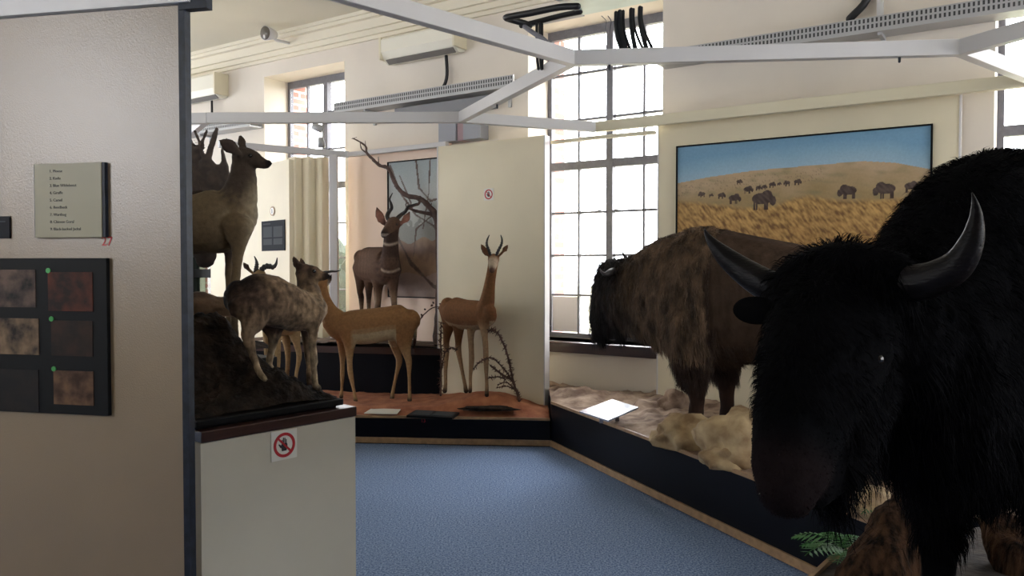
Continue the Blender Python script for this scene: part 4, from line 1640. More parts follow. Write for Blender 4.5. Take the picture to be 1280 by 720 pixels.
# ---- upright gazelle (gerenuk-like) ------------------------------------
hd = (.55, -.62)
g = aroot('gazelle', 585, 489, 7.57, hd, 'slender upright reddish gazelle with lyre horns standing before the cream panel', 'antelope')
cb, cd_, cl_ = lin(112, 78, 52), lin(90, 62, 44), lin(148, 120, 92)
wh = lin(156, 140, 122)
lt = latv(hd)
tubes = [
    T(K(560, 381, 7.89, .075, cb), K(566, 388, 7.85, .115, cb, .14), K(582, 393, 7.70, .125, cb, .145), K(598, 394, 7.53, .115, cb, .14), K(609, 393, 7.42, .085, cb, .115), K(612, 388, 7.37, .06, cb, .08)),
    T(K(604, 394, 7.45, .09, cb), K(609, 376, 7.41, .066, cb, .078), K(612, 356, 7.39, .05, cb, .056), K(615, 338, 7.37, .045, cb, .048), K(617, 326, 7.37, .05, cb)),
    T(K(617, 324, 7.40, .055, cb), K(616.5, 328, 7.33, .047, wh), K(615.5, 334, 7.27, .034, wh), K(615, 338, 7.22, .026, lin(80, 60, 50))),
    # hind legs
    T(K(561, 386, 7.91, .09, cb, .12), K(561, 404, 7.91, .06, cb, .08), K(558, 425, 7.93, .034, cb), K(558, 440, 7.95, .03, cl_), K(557, 462, 7.90, .02, cl_), K(557, 480, 7.87, .019, cl_), K(556, 489, 7.85, .024, lin(50, 40, 34))),
    T(K(570, 390, 7.79, .085, cb, .12), K(573, 408, 7.77, .055, cb, .07), K(573, 426, 7.79, .034, cb), K(573, 438, 7.80, .03, cl_), K(577, 460, 7.74, .02, cl_), K(581, 480, 7.70, .019, cl_), K(582.5, 489, 7.69, .024, lin(50, 40, 34))),
    # front legs
    T(K(592, 398, 7.59, .07, cb, .09), K(588.5, 416, 7.57, .036, cl_), K(589, 436, 7.55, .027, cl_), K(589.5, 450, 7.55, .027, cl_), K(588, 470, 7.54, .018, cl_), K(588, 482, 7.53, .018, cl_), K(587.5, 489, 7.51, .022, lin(50, 40, 34))),
    T(K(606, 398, 7.41, .065, cb, .09), K(605.5, 415, 7.39, .036, cl_), K(607, 434, 7.37, .027, cl_), K(607.5, 450, 7.37, .027, cl_), K(608, 470, 7.37, .018, cl_), K(608.5, 482, 7.37, .018, cl_), K(608.5, 494, 7.35, .022, lin(50, 40, 34))),
    # ears
    T(K(613, 322, 7.37, .014, cd_, .01), K(608, 316.5, 7.37, .03, cd_, .011), K(604, 310, 7.37, .026, cd_, .011), K(601.5, 305.5, 7.37, .008, cd_, .008), lat=(.75, 0, -.66)),
    T(K(621, 322, 7.37, .014, cd_, .01), K(626.5, 317, 7.37, .03, cd_, .011), K(631.5, 311, 7.37, .026, cd_, .011), K(634.5, 306.5, 7.37, .008, cd_, .008), lat=(.7, 0, .7)),
    T(K(559, 380, 7.95, .02, cd_), K(555, 392, 7.97, .016, cd_), K(554, 404, 7.97, .012, cd_)),
]


def rc_gaz(co, n, c):
    # paler belly and a pale front of the neck
    q = Vector(co)
    if n.z < -.55 and .75 < q.z < 1.2: return np.array(lin(150, 128, 100))
    return None


organic('body', tubes, M_coat, g, lt, .0095, 3, rc_gaz)
horn(g, [(613, 320, 7.37, .014), (611, 313, 7.37, .0135), (608.5, 306, 7.39, .012), (609, 300, 7.42, .009), (611.5, 294, 7.39, .004)], M_blackhorn, 9)
horn(g, [(620, 320, 7.37, .014), (623, 313, 7.37, .0135), (626.5, 306, 7.39, .012), (627.5, 300, 7.42, .009), (626, 294, 7.39, .004)], M_blackhorn, 9)
for px in (612.2, 620.2): ball('eye', P(px, 328.5, 7.475), .012, M_eye, g)

# ---- impala: tan profile antelope --------------------------------------
hd = (-.995, .1)
g = aroot('antelope', 480, 500, 7.85, hd, 'tan antelope in profile with pale belly, its head hidden behind the mottled goat', 'antelope')
ct, cbel, cleg = lin(136, 100, 66), lin(166, 150, 118), lin(148, 120, 86)
hf_ = lin(60, 50, 40)
lt = latv(hd)
N_, F_ = 7.78, 7.92
tubes = [
    T(K(513, 400, 7.84, .10, ct, .11), K(503, 402, 7.84, .14, ct, .17), K(485, 404, 7.84, .15, ct, .165), K(460, 408, 7.85, .155, ct, .175), K(438, 409, 7.86, .14, ct, .165), K(424, 409, 7.87, .11, ct, .13), K(415, 403, 7.88, .09, ct, .1)),
    T(K(424, 405, 7.87, .10, ct, .13), K(412, 392, 7.88, .075, ct, .1), K(405, 375, 7.88, .055, ct, .07), K(402, 360, 7.88, .05, ct, .06), K(401, 351, 7.88, .055, ct, .06)),
    T(K(402, 350, 7.88, .055, ct), K(396, 353, 7.84, .05, ct), K(389, 358, 7.78, .035, ct), K(384, 361, 7.75, .027, lin(60, 44, 34))),
    T(K(436, 412, N_, .07, ct, .12), K(437, 430, N_, .05, ct, .06), K(437, 450, N_, .03, cleg), K(438, 466, N_, .027, cleg), K(441.5, 484, N_, .017, cleg), K(443.5, 495, N_, .018, cleg), K(444.5, 502, 7.76, .024, hf_)),
    T(K(428, 412, F_, .06, ct, .1), K(428, 432, F_, .042, ct, .05), K(428, 452, F_, .026, cleg), K(428, 466, F_, .024, cleg), K(427.5, 482, F_, .016, cleg), K(427, 490, F_, .017, cleg), K(426.5, 496, F_, .023, hf_)),
    T(K(503, 404, N_, .08, ct, .15), K(505, 426, N_, .055, ct, .085), K(508, 441, N_, .032, cleg, .045), K(511, 452, N_, .026, cleg, .034), K(511.5, 470, N_, .018, cleg), K(512, 492, N_, .019, cleg), K(512, 500, 7.77, .025, hf_)),
    T(K(496, 408, F_, .07, ct, .14), K(495, 428, F_, .05, ct, .075), K(497, 442, F_, .03, cleg, .04), K(499, 452, F_, .026, cleg, .032), K(495, 470, F_, .018, cleg), K(491, 490, F_, .019, cleg), K(490, 498, F_, .025, hf_)),
    T(K(516, 395, 7.84, .022, ct), K(519, 408, 7.84, .02, cbel), K(518.5, 425, 7.84, .018, lin(70, 50, 36)), K(517, 435, 7.84, .012, lin(50, 36, 28))),
    T(K(403, 359, 7.9, .018, ct, .012), K(408, 354, 7.92, .033, wh, .013), K(412, 348.5, 7.93, .026, lin(50, 40, 34), .012), K(414.5, 343.5, 7.93, .008, lin(30, 26, 24), .008), lat=(.8, 0, -.6)),
]


def rc_imp(co, n, c):
    q = Vector(co)
    if .80 < q.z < 1.04 and -1.56 < q.x < -1.12:
        t = min(1, max(0, (-.1 - n.z) / .25)); return c * (1 - t) + np.array(cbel) * t
    if n.z > .75 and q.z > 1.05: return c * .85
    return None


organic('body', tubes, M_coat, g, lt, .010, 3, rc_imp)
horn(g, [(402, 346, 7.86, .015), (408, 341, 7.86, .013), (414, 339.3, 7.86, .0115), (420, 339.2, 7.86, .009), (426, 337.5, 7.86, .004)], M_blackhorn)
horn(g, [(399, 346, 7.93, .015), (402, 342, 7.98, .013), (406, 340, 8.02, .0115), (411, 339.6, 8.04, .009), (416, 339, 8.06, .004)], M_blackhorn)

# ---- horned antelope hidden behind the goat ----------------------------
hd = (-.35, -.94)
g = aroot('antelope', 350, 478, 7.3, hd, 'curved-horned antelope mostly hidden behind the mottled goat, pale legs showing', 'antelope')
cg = lin(136, 112, 80)
lt = latv(hd)
tubes = [
    T(K(372, 380, 7.75, .10, cg), K(364, 392, 7.65, .14, cg, .17), K(352, 396, 7.4, .14, cg, .18), K(342, 392, 7.22, .12, cg, .16), K(338, 385, 7.15, .09, cg)),
    T(K(342, 390, 7.2, .10, cg, .12), K(334, 372, 7.12, .065, cg, .08), K(328, 356, 7.08, .05, cg), K(325, 346, 7.05, .055, cg)),
    T(K(325, 344, 7.07, .055, cg), K(322, 349, 7.0, .045, cg), K(319, 356, 6.93, .032, cg), K(317, 361, 6.9, .025, lin(50, 38, 30))),
    T(K(346, 396, 7.2, .07, cg), K(346, 418, 7.2, .042, cg), K(347, 440, 7.2, .03, cg), K(347, 456, 7.2, .026, cg), K(346, 485, 7.2, .018, cg), K(346, 512, 7.18, .022, hf_)),
    T(K(334, 396, 7.28, .06, cg), K(334, 420, 7.28, .04, cg), K(334, 448, 7.28, .027, cg), K(334, 480, 7.28, .019, cg), K(334, 509, 7.26, .022, hf_)),
    T(K(369, 392, 7.62, .09, cg, .12), K(368, 415, 7.62, .055, cg, .07), K(371, 430, 7.62, .034, cg), K(374, 446, 7.62, .026, cg), K(370, 470, 7.6, .018, cg), K(368, 496, 7.58, .023, hf_)),
    T(K(358, 392, 7.7, .08, cg, .12), K(357, 418, 7.7, .05, cg), K(360, 446, 7.7, .026, cg), K(357, 492, 7.68, .021, hf_)),
    T(K(318, 343, 7.08, .016, cg, .012), K(311, 337, 7.08, .034, lin(70, 52, 42), .013), K(307, 332, 7.08, .026, lin(60, 46, 38), .012), K(304.5, 328.5, 7.08, .009, lin(50, 40, 34), .009), lat=(.7, 0, -.7)),
]
organic('body', tubes, M_coat, g, lt, .011, 3)
horn(g, [(320, 340, 7.06, .022), (320.5, 335, 7.06, .020), (321, 330, 7.07, .016), (320, 325, 7.08, .010), (318, 320.5, 7.09, .004)], M_blackhorn, 7)
horn(g, [(325, 341, 7.06, .022), (329, 335, 7.06, .024), (335, 332.5, 7.06, .024), (341, 334, 7.06, .02), (345, 330, 7.06, .013), (346.5, 322.5, 7.06, .004)], M_blackhorn, 9)
for px in (321.5, 327): ball('eye', P(px, 348.5, 7.0), .012, M_eye, g)

# ---- lesser kudu ---------------------------------------------------------
hd = (.45, -.89)
g = aroot('antelope', 478, 418, 8.5, hd, 'dark grey-brown antelope with big ears and spiral horns on the raised block', 'antelope')
ck, ckd, ckl = lin(88, 68, 56), lin(62, 47, 41), lin(124, 104, 86)
lt = latv(hd)
tubes = [
    T(K(452, 322, 8.95, .09, ck), K(457, 329, 8.9, .145, ck, .18), K(466, 331, 8.75, .16, ck, .195), K(477, 332, 8.55, .155, ck, .2), K(485, 333, 8.42, .135, ck, .19), K(488, 330, 8.35, .10, ck, .13)),
    T(K(487, 336, 8.4, .125, ckd, .14), K(488, 322, 8.36, .095, ckd, .1), K(488.5, 308, 8.34, .082, ckd, .085), K(489, 296, 8.34, .075, ckd, .08), K(491, 284, 8.34, .07, ckd)),
    T(K(492, 280, 8.36, .075, ck, .08), K(489, 283, 8.27, .066, ck), K(484, 288, 8.18, .048, ck), K(480.5, 291.5, 8.12, .037, ckd), K(479.5, 294, 8.1, .03, lin(40, 32, 30))),
    T(K(473, 345, 8.55, .085, ck, .12), K(472.5, 362, 8.52, .05, ck), K(472.5, 376, 8.5, .036, ckl), K(472, 388, 8.5, .032, ckd), K(472, 408, 8.5, .024, ckl), K(472, 424, 8.49, .03, hf_)),
    T(K(490, 345, 8.42, .075, ck, .11), K(491.5, 362, 8.38, .048, ck), K(492.5, 376, 8.36, .034, ckl), K(493, 388, 8.36, .03, ckd), K(493, 408, 8.36, .023, ckl), K(493, 425, 8.35, .03, hf_)),
    T(K(452, 335, 8.95, .1, ck, .14), K(451, 352, 8.95, .06, ck, .075), K(450, 364, 8.97, .036, ck), K(451.5, 372, 8.98, .033, ckd), K(452, 390, 8.95, .022, ckl), K(452, 416, 8.93, .029, hf_)),
    T(K(462, 335, 8.78, .09, ck, .14), K(461, 354, 8.8, .05, ck, .07), K(461, 372, 8.85, .03, ckd), K(461, 392, 8.83, .022, ckl), K(461, 420, 8.8, .028, hf_)),
    T(K(483, 282, 8.36, .018, ckd, .012), K(477, 275, 8.37, .045, lin(120, 84, 72), .014), K(473.5, 267, 8.38, .042, lin(120, 84, 72), .013), K(471, 259.5, 8.38, .01, ckd, .01), lat=(.8, 0, -.45)),
    T(K(498, 282, 8.36, .018, ckd, .012), K(503.5, 278, 8.37, .05, lin(130, 92, 80), .014), K(508.5, 272, 8.38, .045, lin(130, 92, 80), .013), K(512, 265, 8.38, .01, ckd, .01), lat=(.7, 0, .6)),
    T(K(450, 318, 9.02, .025, ck), K(446.5, 335, 9.04, .02, ck), K(446, 355, 9.04, .016, ckd)),
]


def rc_kudu(co, n, c):
    q = Vector(co)
    # pale chevrons across the throat
    d = (q - P(489, 300, 8.3))
    front = n.y < -.2
    for (py, x0_, x1_) in ((306, 480, 496), (340, 476, 498)):
        z = P(488, py, 8.3).z + .05 * abs((q.x - P(487, py, 8.3).x) / .12) ** 2
        k_ = max(0, 1 - abs(q.z - z) / .02)
        if front and k_ > 0 and q.y < 8.45 and abs(q.x - P(488, py, 8.3).x) < .10: return c * (1 - k_) + np.array(lin(160, 144, 128)) * k_
    if q.y < 8.17 and abs(q.z - P(480, 294, 8.1).z) < .014: return np.array(lin(130, 118, 108))
    for k in range(4):
        xk = P(452 + k * 5, 320, 8.85).x
        if abs(q.x - xk - .01 * math.sin(q.z * 20)) < .005 and q.y > 8.5 and 1.5 < q.z: return c * 1.25
    return None


organic('body', tubes, M_coat, g, lt, .0115, 3, rc_kudu)
horn(g, [(487, 276, 8.36, .024), (484, 271, 8.38, .023), (486, 265, 8.42, .021), (489.5, 260, 8.4, .018), (488.5, 254, 8.37, .014), (487, 249, 8.38, .010), (490.5, 241.5, 8.4, .004)], M_horn, 0)
horn(g, [(494, 276, 8.36, .024), (498, 271.5, 8.38, .023), (502, 268, 8.42, .021), (507, 264, 8.4, .018), (510, 258, 8.37, .014), (515, 256.5, 8.36, .011), (521, 254, 8.36, .004)], M_horn, 0)
for px in (485, 495): ball('eye', P(px, 281, 8.26), .016, M_eye, g)

# ---- mottled goat ---------------------------------------------------------
hd = (.9, .43)
g = aroot('mountain_goat', 350, 480, 3.87, hd, 'mottled grey-brown mountain goat standing on the rock mound, looking right', 'goat')
c1, c2, c3 = lin(104, 86, 68), lin(72, 56, 46), lin(140, 122, 98)
c4 = lin(124, 104, 82)
c5 = lin(48, 38, 33)  # dark rump brown, deepened with the shade on that side
lt = latv(hd)
tubes = [
    T(K(300, 372, 3.74, .075, c5, .085), K(312, 373, 3.76, .105, c5, .115), K(332, 375, 3.80, .118, c1, .125), K(352, 381, 3.86, .108, c1, .115), K(372, 388, 3.92, .098, c4, .105), K(386, 388, 3.97, .085, c4, .098), K(393, 384, 4.00, .06, c3, .075)),
    T(K(388, 386, 3.98, .075, c4, .088), K(386, 370, 4.00, .058, c1, .066), K(384, 355, 4.02, .046, c1, .052), K(382, 344, 4.03, .045, c1)),
    T(K(381, 341, 4.03, .046, c2, .048), K(390, 342, 4.03, .038, c2, .044), K(399, 344.5, 4.03, .027, c1, .03), K(407, 345.5, 4.03, .018, c2, .021), K(410, 345, 4.03, .012, lin(40, 32, 30))),
    # near hind
    T(K(315, 382, 3.71, .07, c2, .11), K(316, 401, 3.69, .045, c1, .065), K(311, 415, 3.68, .029, c4, .036), K(310, 422, 3.68, .024, c4, .029), K(316, 443, 3.68, .019, c4), K(322, 460, 3.68, .016, c3), K(326, 468, 3.67, .017, c3), K(331, 474, 3.66, .020, lin(120, 108, 84), .014)),
    # far hind
    T(K(338, 395, 3.90, .06, c2, .09), K(342, 415, 3.90, .034, c2, .042), K(341, 430, 3.90, .022, c3), K(338, 445, 3.90, .019, c3), K(336, 456, 3.90, .018, c3), K(337, 462, 3.89, .024, lin(130, 120, 100))),
    # near front
    T(K(389, 392, 3.93, .055, c4, .075), K(390.5, 412, 3.92, .030, c4), K(391, 432, 3.92, .020, c3), K(392, 446, 3.92, .020, c3), K(392.5, 466, 3.92, .016, c3), K(394, 479, 3.91, .017, c3), K(396.5, 485, 3.90, .020, lin(90, 80, 66))),
    # far front
    T(K(381, 394, 4.06, .05, c2, .07), K(384, 415, 4.06, .032, c2), K(385.5, 438, 4.06, .024, c4), K(387, 462, 4.06, .018, c4), K(388, 480, 4.05, .022, c2)),
    T(K(375, 338, 4.01, .012, c2, .01), K(371.5, 331, 4.00, .021, c2, .010), K(368.5, 325, 4.00, .016, c2, .009), K(366.5, 321, 3.99, .006, c2, .006), lat=(.8, 0, -.4)),
    T(K(380, 335, 4.06, .010, c2, .009), K(378.5, 330, 4.07, .016, c2, .009), K(377, 325, 4.08, .011, c2, .008), K(376, 322, 4.08, .005, c2, .005), lat=(.8, 0, -.4)),
    T(K(298, 370, 3.70, .03, c2), K(293, 380, 3.68, .026, c2), K(291, 392, 3.67, .014, c2)),
]


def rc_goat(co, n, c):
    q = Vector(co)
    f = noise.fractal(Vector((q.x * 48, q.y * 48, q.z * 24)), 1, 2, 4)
    k_ = min(1, max(0, (P(322, 370, 3.77).x - q.x) / .10))  # shade over the dark rump side, painted into the coat
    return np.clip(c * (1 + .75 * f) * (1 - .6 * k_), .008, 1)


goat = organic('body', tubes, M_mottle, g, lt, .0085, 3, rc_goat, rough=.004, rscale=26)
for (px, py, Y) in ((392.5, 339, 4.00), (392, 338.5, 4.07)): ball('eye', P(px, py, Y), .009, M_eye, g)

# ---- doe behind ------------------------------------------------------------
hd = (.985, -.05)
g = aroot('deer', 275, 430, 4.6, hd, 'hornless grey-brown deer with large ears, head raised, behind the mottled goat', 'deer')
c1, c2, c3 = lin(96, 82, 62), lin(66, 56, 48), lin(122, 110, 90)
lt = latv(hd)
tubes = [
    T(K(192, 285, 4.62, .12, c1), K(206, 287, 4.62, .16, c1, .19), K(226, 283, 4.62, .165, c1, .175), K(248, 280, 4.61, .16, c1, .172), K(270, 277, 4.6, .16, c1, .185), K(288, 268, 4.6, .13, c1, .17), K(298, 260, 4.6, .10, c1, .13)),
    T(K(290, 268, 4.6, .12, c1, .15), K(299, 245, 4.6, .085, c2, .11), K(303, 225, 4.6, .065, c2, .082), K(304, 208, 4.6, .058, c2, .07), K(305, 198, 4.6, .06, c2)),
    T(K(303, 197, 4.6, .062, c2, .066), K(313, 198, 4.59, .05, c2, .058), K(323, 202, 4.58, .036, c2, .04), K(332, 205, 4.57, .026, c2, .029), K(336, 204.5, 4.565, .019, lin(30, 26, 26), .022)),
    T(K(297, 283, 4.5, .07, c1, .10), K(298, 310, 4.5, .040, c1), K(296, 330, 4.5, .028, c1), K(294, 352, 4.5, .026, c1), K(293, 385, 4.5, .02, c1), K(293, 428, 4.5, .026, hf_)),
    T(K(290, 288, 4.72, .07, c1, .11), K(288, 316, 4.72, .04, c2), K(287, 340, 4.72, .026, c1), K(286, 385, 4.72, .019, c1), K(286, 424, 4.72, .025, hf_)),
    T(K(205, 295, 4.52, .09, c1, .15), K(204, 325, 4.52, .055, c1, .075), K(198, 352, 4.52, .032, c1), K(203, 390, 4.52, .021, c1), K(204, 430, 4.52, .027, hf_)),
    T(K(215, 295, 4.72, .09, c1, .15), K(215, 325, 4.72, .055, c1, .075), K(210, 350, 4.72, .032, c1), K(216, 385, 4.72, .021, c1), K(217, 424, 4.72, .027, hf_)),
    T(K(298, 192, 4.52, .018, c2, .012), K(289, 184, 4.5, .045, lin(54, 44, 40), .014), K(281, 179, 4.48, .040, lin(54, 44, 40), .013), K(275, 175.5, 4.46, .010, c2, .009), lat=(.4, .2, -.85)),
    T(K(305, 188, 4.66, .015, c2, .012), K(303, 181, 4.68, .028, c2, .013), K(301.5, 175, 4.7, .022, c2, .012), K(300.5, 169.5, 4.71, .008, c2, .008), lat=(.85, 0, .1)),
]


def rc_doe(co, n, c):
    q = Vector(co)
    t = min(1, max(0, (n.x - .25) / .5)) * min(1, max(0, (2.12 - q.z) / .12)) * min(1, max(0, (q.z - 1.7) / .12))
    if q.x > -1.75 and t > 0: return c * (1 - t) + np.array(c3) * t * (1 + .4 * noise.noise(q * 30))
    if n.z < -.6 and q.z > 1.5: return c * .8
    return None


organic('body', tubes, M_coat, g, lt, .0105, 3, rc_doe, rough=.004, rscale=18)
ball('eye', P(313, 194.5, 4.545), .012, M_eye, g)
ball('eye', P(313, 194.5, 4.645), .012, M_eye, g)

# ---- moose ------------------------------------------------------------------
hd = (.25, -.97)
g = empty('moose_head', (-2.74, 6.35, 1.45), math.atan2(hd[1], hd[0]))
tag(g, 'mounted brown moose head with broad palmed antlers, behind the large-eared deer', 'mounted head')
cm, cmd = lin(50, 40, 34), lin(40, 32, 28)
lt = latv(hd)


def MP(x, y, z, r, c, rh=None):
    return (x, y, z, r, rh if rh else r, c)


tubes = [
    T(MP(-2.70, 6.36, 1.80, .20, cm, .27), MP(-2.60, 6.34, 1.86, .17, cm, .23), K(247, 275, 6.28, .14, cm, .18), K(250, 262, 6.2, .13, cm, .15)),
    T(K(252, 256, 6.2, .13, cm, .13), K(253, 276, 6.08, .115, cm, .12), K(255, 300, 5.98, .09, cm, .1), K(256, 316, 5.92, .085, cmd, .095), K(256.5, 324, 5.89, .068, cmd, .072)),
    T(K(240, 258, 6.2, .03, cm, .02), K(232, 255, 6.22, .06, cmd, .02), K(224, 254, 6.24, .012, cmd, .012), lat=(0, 0, 1)),
    T(K(264, 258, 6.2, .03, cm, .02), K(272, 256, 6.22, .06, cmd, .02), K(280, 254, 6.24, .012, cmd, .012), lat=(0, 0, 1)),
]
organic('body', tubes, M_coat, g, lt, .015, 4, rough=.006, rscale=12)
m = MB()
n_ = 28
m.add([(-2.742, 6.36 + .26 * math.cos(2 * math.pi * k / n_), 1.79 + .34 * math.sin(2 * math.pi * k / n_)) for k in range(n_)] + [(-2.712, 6.36 + .26 * math.cos(2 * math.pi * k / n_), 1.79 + .34 * math.sin(2 * math.pi * k / n_)) for k in range(n_)],
      [tuple(range(n_))[::-1], tuple(range(n_, 2 * n_))] + [(k, (k + 1) % n_, (k + 1) % n_ + n_, k + n_) for k in range(n_)])
m.build('mounting_shield', M_brownwood, g)
r = empty('exhibit_backdrop', (-2.78, 6.3, 0))
tag(r, 'tall narrow cream panel carrying the mounted moose head', 'backdrop')
m = MB(); m.bar((-2.78, 5.9, 1.4), (-2.78, 6.68, 1.4), .07, 2.8); m.build('board', M_panel, r)
for px in (245, 261): ball('eye', P(px, 268, 6.0), .02, M_eye, g)


def antler(side):
    """broad palm with tines; outline in photo pixels, mirrored for the other antler"""
    mx = 251.0
    def X(x): return x if side > 0 else 2 * mx - x - 2
    outl = [(254, 250), (262, 247), (272, 243), (281, 236), (286, 222), (285, 208), (282, 200), (278.5, 188), (276.5, 182), (275, 188), (276, 200), (273, 206), (268, 204), (263, 198), (266, 186), (270, 172), (272, 160), (269, 158), (263, 172), (258, 186), (256, 196),
            (253, 188), (248, 172), (243, 161), (241, 163), (246, 176), (250, 192), (252, 199), (246, 200), (239, 192), (234, 187), (235, 192), (242, 202), (247, 210), (246, 215), (240, 215), (235, 214), (236, 218), (244, 224), (251, 234), (250, 240), (243, 243), (238, 247), (240, 250)]
    out2 = []
    for (x, y) in outl:
        Y = 6.12 + ((x - 262) / 30.0) ** 2 * .05 - (235 - y) * .0022
        out2.append(P(X(x), y, Y))
    bm = bmesh.new()
    vs = [bm.verts.new(q) for q in out2]
    f = bm.faces.new(vs)
    bmesh.ops.triangulate(bm, faces=[f])
    r_ = bmesh.ops.extrude_face_region(bm, geom=bm.faces[:])
    for e in r_['geom']:
        if isinstance(e, bmesh.types.BMVert): e.co.y += .032
    bmesh.ops.recalc_face_normals(bm, faces=bm.faces)
    me = bpy.data.meshes.new('antler'); bm.to_mesh(me); bm.free()
    tmp = bpy.data.objects.new('t', me); COL.objects.link(tmp)
    md = tmp.modifiers.new('r', 'REMESH'); md.mode = 'VOXEL'; md.voxel_size = .009
    ms = tmp.modifiers.new('s', 'SMOOTH'); ms.iterations = 4
    dg = bpy.context.evaluated_depsgraph_get()
    out = bpy.data.meshes.new_from_object(tmp.evaluated_get(dg))
    bpy.data.objects.remove(tmp)
    nn = [v.normal.copy() for v in out.vertices]
    for v, n_ in zip(out.vertices, nn): v.co += n_ * .004 * noise.noise(v.co * 30)
    link_mesh('antler', out, M_antler, g, True)


antler(1)
antler(-1)

# ---- brown bison on the far platform ---------------------------------------
A0 = Vector((1.416, 5.9, .43))
FB = Vector((-.83, .557, 0)).normalized()
LB = Vector((-.557, -.83, 0)).normalized()   # towards the viewer


def B(s, z, l, r, c, rh=None):
    p = A0 + FB * s + LB * l + Vector((0, 0, z))
    return (p.x, p.y, p.z, r, rh if rh else r, c)


def Bp(px, py, l, r, c, rh=None):
    # point on the lengthwise plane offset l towards the viewer
    q = A0 + LB * l
    e = P(px, py, 1.0) - Vector((0, 0, CAMZ))
    t = (q - Vector((0, 0, CAMZ))).dot(LB) / e.dot(LB)
    p = Vector((0, 0, CAMZ)) + e * t
    return (p.x, p.y, p.z, r, rh if rh else r, c)


bison = empty('bison', A0, math.atan2(FB.y, FB.x))
tag(bison, 'brown bison in profile facing the window, on the grey sand platform', 'bison')
k1, k2, k3, k4 = lin(74, 58, 44), lin(58, 45, 35), lin(24, 20, 20), lin(44, 30, 24)
kh = lin(78, 62, 48)
tubes = [
    T(B(-1.75, .92, 0, .16, k2, .2), B(-1.6, .86, 0, .27, k2, .32), B(-1.2, .88, 0, .32, k2, .38), B(-.8, .90, 0, .34, k2, .40), B(-.35, .93, 0, .34, kh, .46), B(.0, .955, 0, .33, k1, .5), B(.28, .96, 0, .28, k1, .44), B(.5, .95, 0, .22, k1, .34), B(.66, .95, 0, .19, k2, .27)),
    T(B(-.25, 1.28, 0, .10, kh), B(.02, 1.33, 0, .12, kh, .14), B(.25, 1.26, 0, .1, kh)),
    # neck underside mane
    T(Bp(850, 400, 0, .2, k1, .24), Bp(825, 385, 0, .18, k2, .22), Bp(805, 372, 0, .16, k3, .2)),
    # head
    T(Bp(790, 356, 0, .19, k3, .20), Bp(774, 358, 0, .165, k3, .19), Bp(763, 372, 0, .14, k3, .16), Bp(757, 390, 0, .11, k3, .13), Bp(752, 405, 0, .085, k3, .10), Bp(750.5, 415, 0, .07, k3, .08), Bp(750, 420, 0, .055, k3)),
    T(Bp(775, 385, 0, .10, k3, .11), Bp(773, 405, 0, .07, k3, .08), Bp(774, 420, 0, .035, k3)),
    T(Bp(775, 340, 0, .14, k3, .1), Bp(762, 340, 0, .11, k3, .09), Bp(755, 348, 0, .07, k3)),
    # legs
    T(B(0.02, .75, .2, .16, k4, .24), B(0.02, .52, .2, .125, k4, .16), B(0, .38, .2, .095, k4, .12), B(-.02, .26, .2, .062, k4, .07), B(-.02, .12, .2, .048, k4), B(-.0, .04, .2, .062, lin(40, 30, 26))),
    T(B(-.06, .75, -.18, .15, k4, .22), B(-.08, .5, -.18, .115, k4, .15), B(-.1, .36, -.18, .085, k4, .1), B(-.12, .2, -.18, .055, k4), B(-.12, .03, -.18, .06, lin(40, 30, 26))),
    T(B(-1.55, .75, .16, .15, k2, .26), B(-1.6, .52, .17, .1, k2, .15), B(-1.7, .38, .17, .065, k4, .08), B(-1.64, .2, .17, .045, k4), B(-1.62, .03, .17, .06, lin(40, 30, 26))),
    T(B(-1.5, .75, -.16, .15, k2, .26), B(-1.5, .52, -.17, .1, k2, .15), B(-1.6, .38, -.17, .065, k4, .08), B(-1.54, .2, -.17, .045, k4), B(-1.52, .03, -.17, .06, lin(40, 30, 26))),
    T(B(-1.85, .98, 0, .035, k2), B(-1.95, .75, 0, .03, k2), B(-1.93, .5, 0, .045, k3)),
]


def rc_b(co, n, c):
    q = Vector(co) - A0
    s = q.dot(FB); z = q.z
    if s < -.14 + .06 * noise.noise(Vector(co) * 5) and z > .45:
        return np.array(lin(60, 46, 36)) * (1 + .12 * noise.noise(Vector(co) * 6))
    if s > -.14 and z > .5 and s < .62:
        f = noise.fractal(Vector((co.x * 14, co.y * 14, co.z * 6)), 1, 2, 4)
        cc = np.array(lin(92, 74, 58)) * (1 - .75 * min(1, max(0, (s - .35) / .3))) * (1 + .8 * f)
        return np.clip(cc, .008, 1)
    return None


bb = organic('body', tubes, M_shag, bison, (LB.x, LB.y, 0), .018, 5, rc_b, rough=.0, rscale=9)
# shaggy relief on the cape only
me = bb.data
nn = [v.normal.copy() for v in me.vertices]
for v, n_ in zip(me.vertices, nn):
    wv = WM[bb] @ v.co
    q = wv - A0; s = q.dot(FB)
    k = min(1, max(0, (s + .2) / .12))
    v.co += n_ * k * (.016 * noise.fractal(Vector((wv.x * 16, wv.y * 16, wv.z * 7)), 1, 2, 4))
me.update()
A0n = np.array(A0); FBn = np.array(FB); LBn = np.array(LB)


def lenB(p, n):
    q = p - A0n
    s = q @ FBn; z = q[:, 2]
    L = np.where(s > -.16, .045, .0)
    L = np.where((s > .5), .06, L)
    L = np.where((s > .62) & (z > 1.05), .09, L)
    L = np.where((z < .62) & (z > .3) & (s > -.28) & (s < .3), .075, L)
    L = np.where((s > .62) & (z < .75), .11, L)
    L = np.where((n[:, 2] < -.4) & (s > -.2) & (z > .4), .10, L)
    L = np.where((n[:, 2] < -.5) & (s <= -.28) & (z > .4) & (z < .65), .03, L)
    L = np.where(z < .3, 0, L)
    L = np.where((s > .93) & (z < .9), .012, L)
    return L


def flowB(p, n):
    return np.tile(np.array([0, 0, -1.0]) - FBn * .25, (len(p), 1))


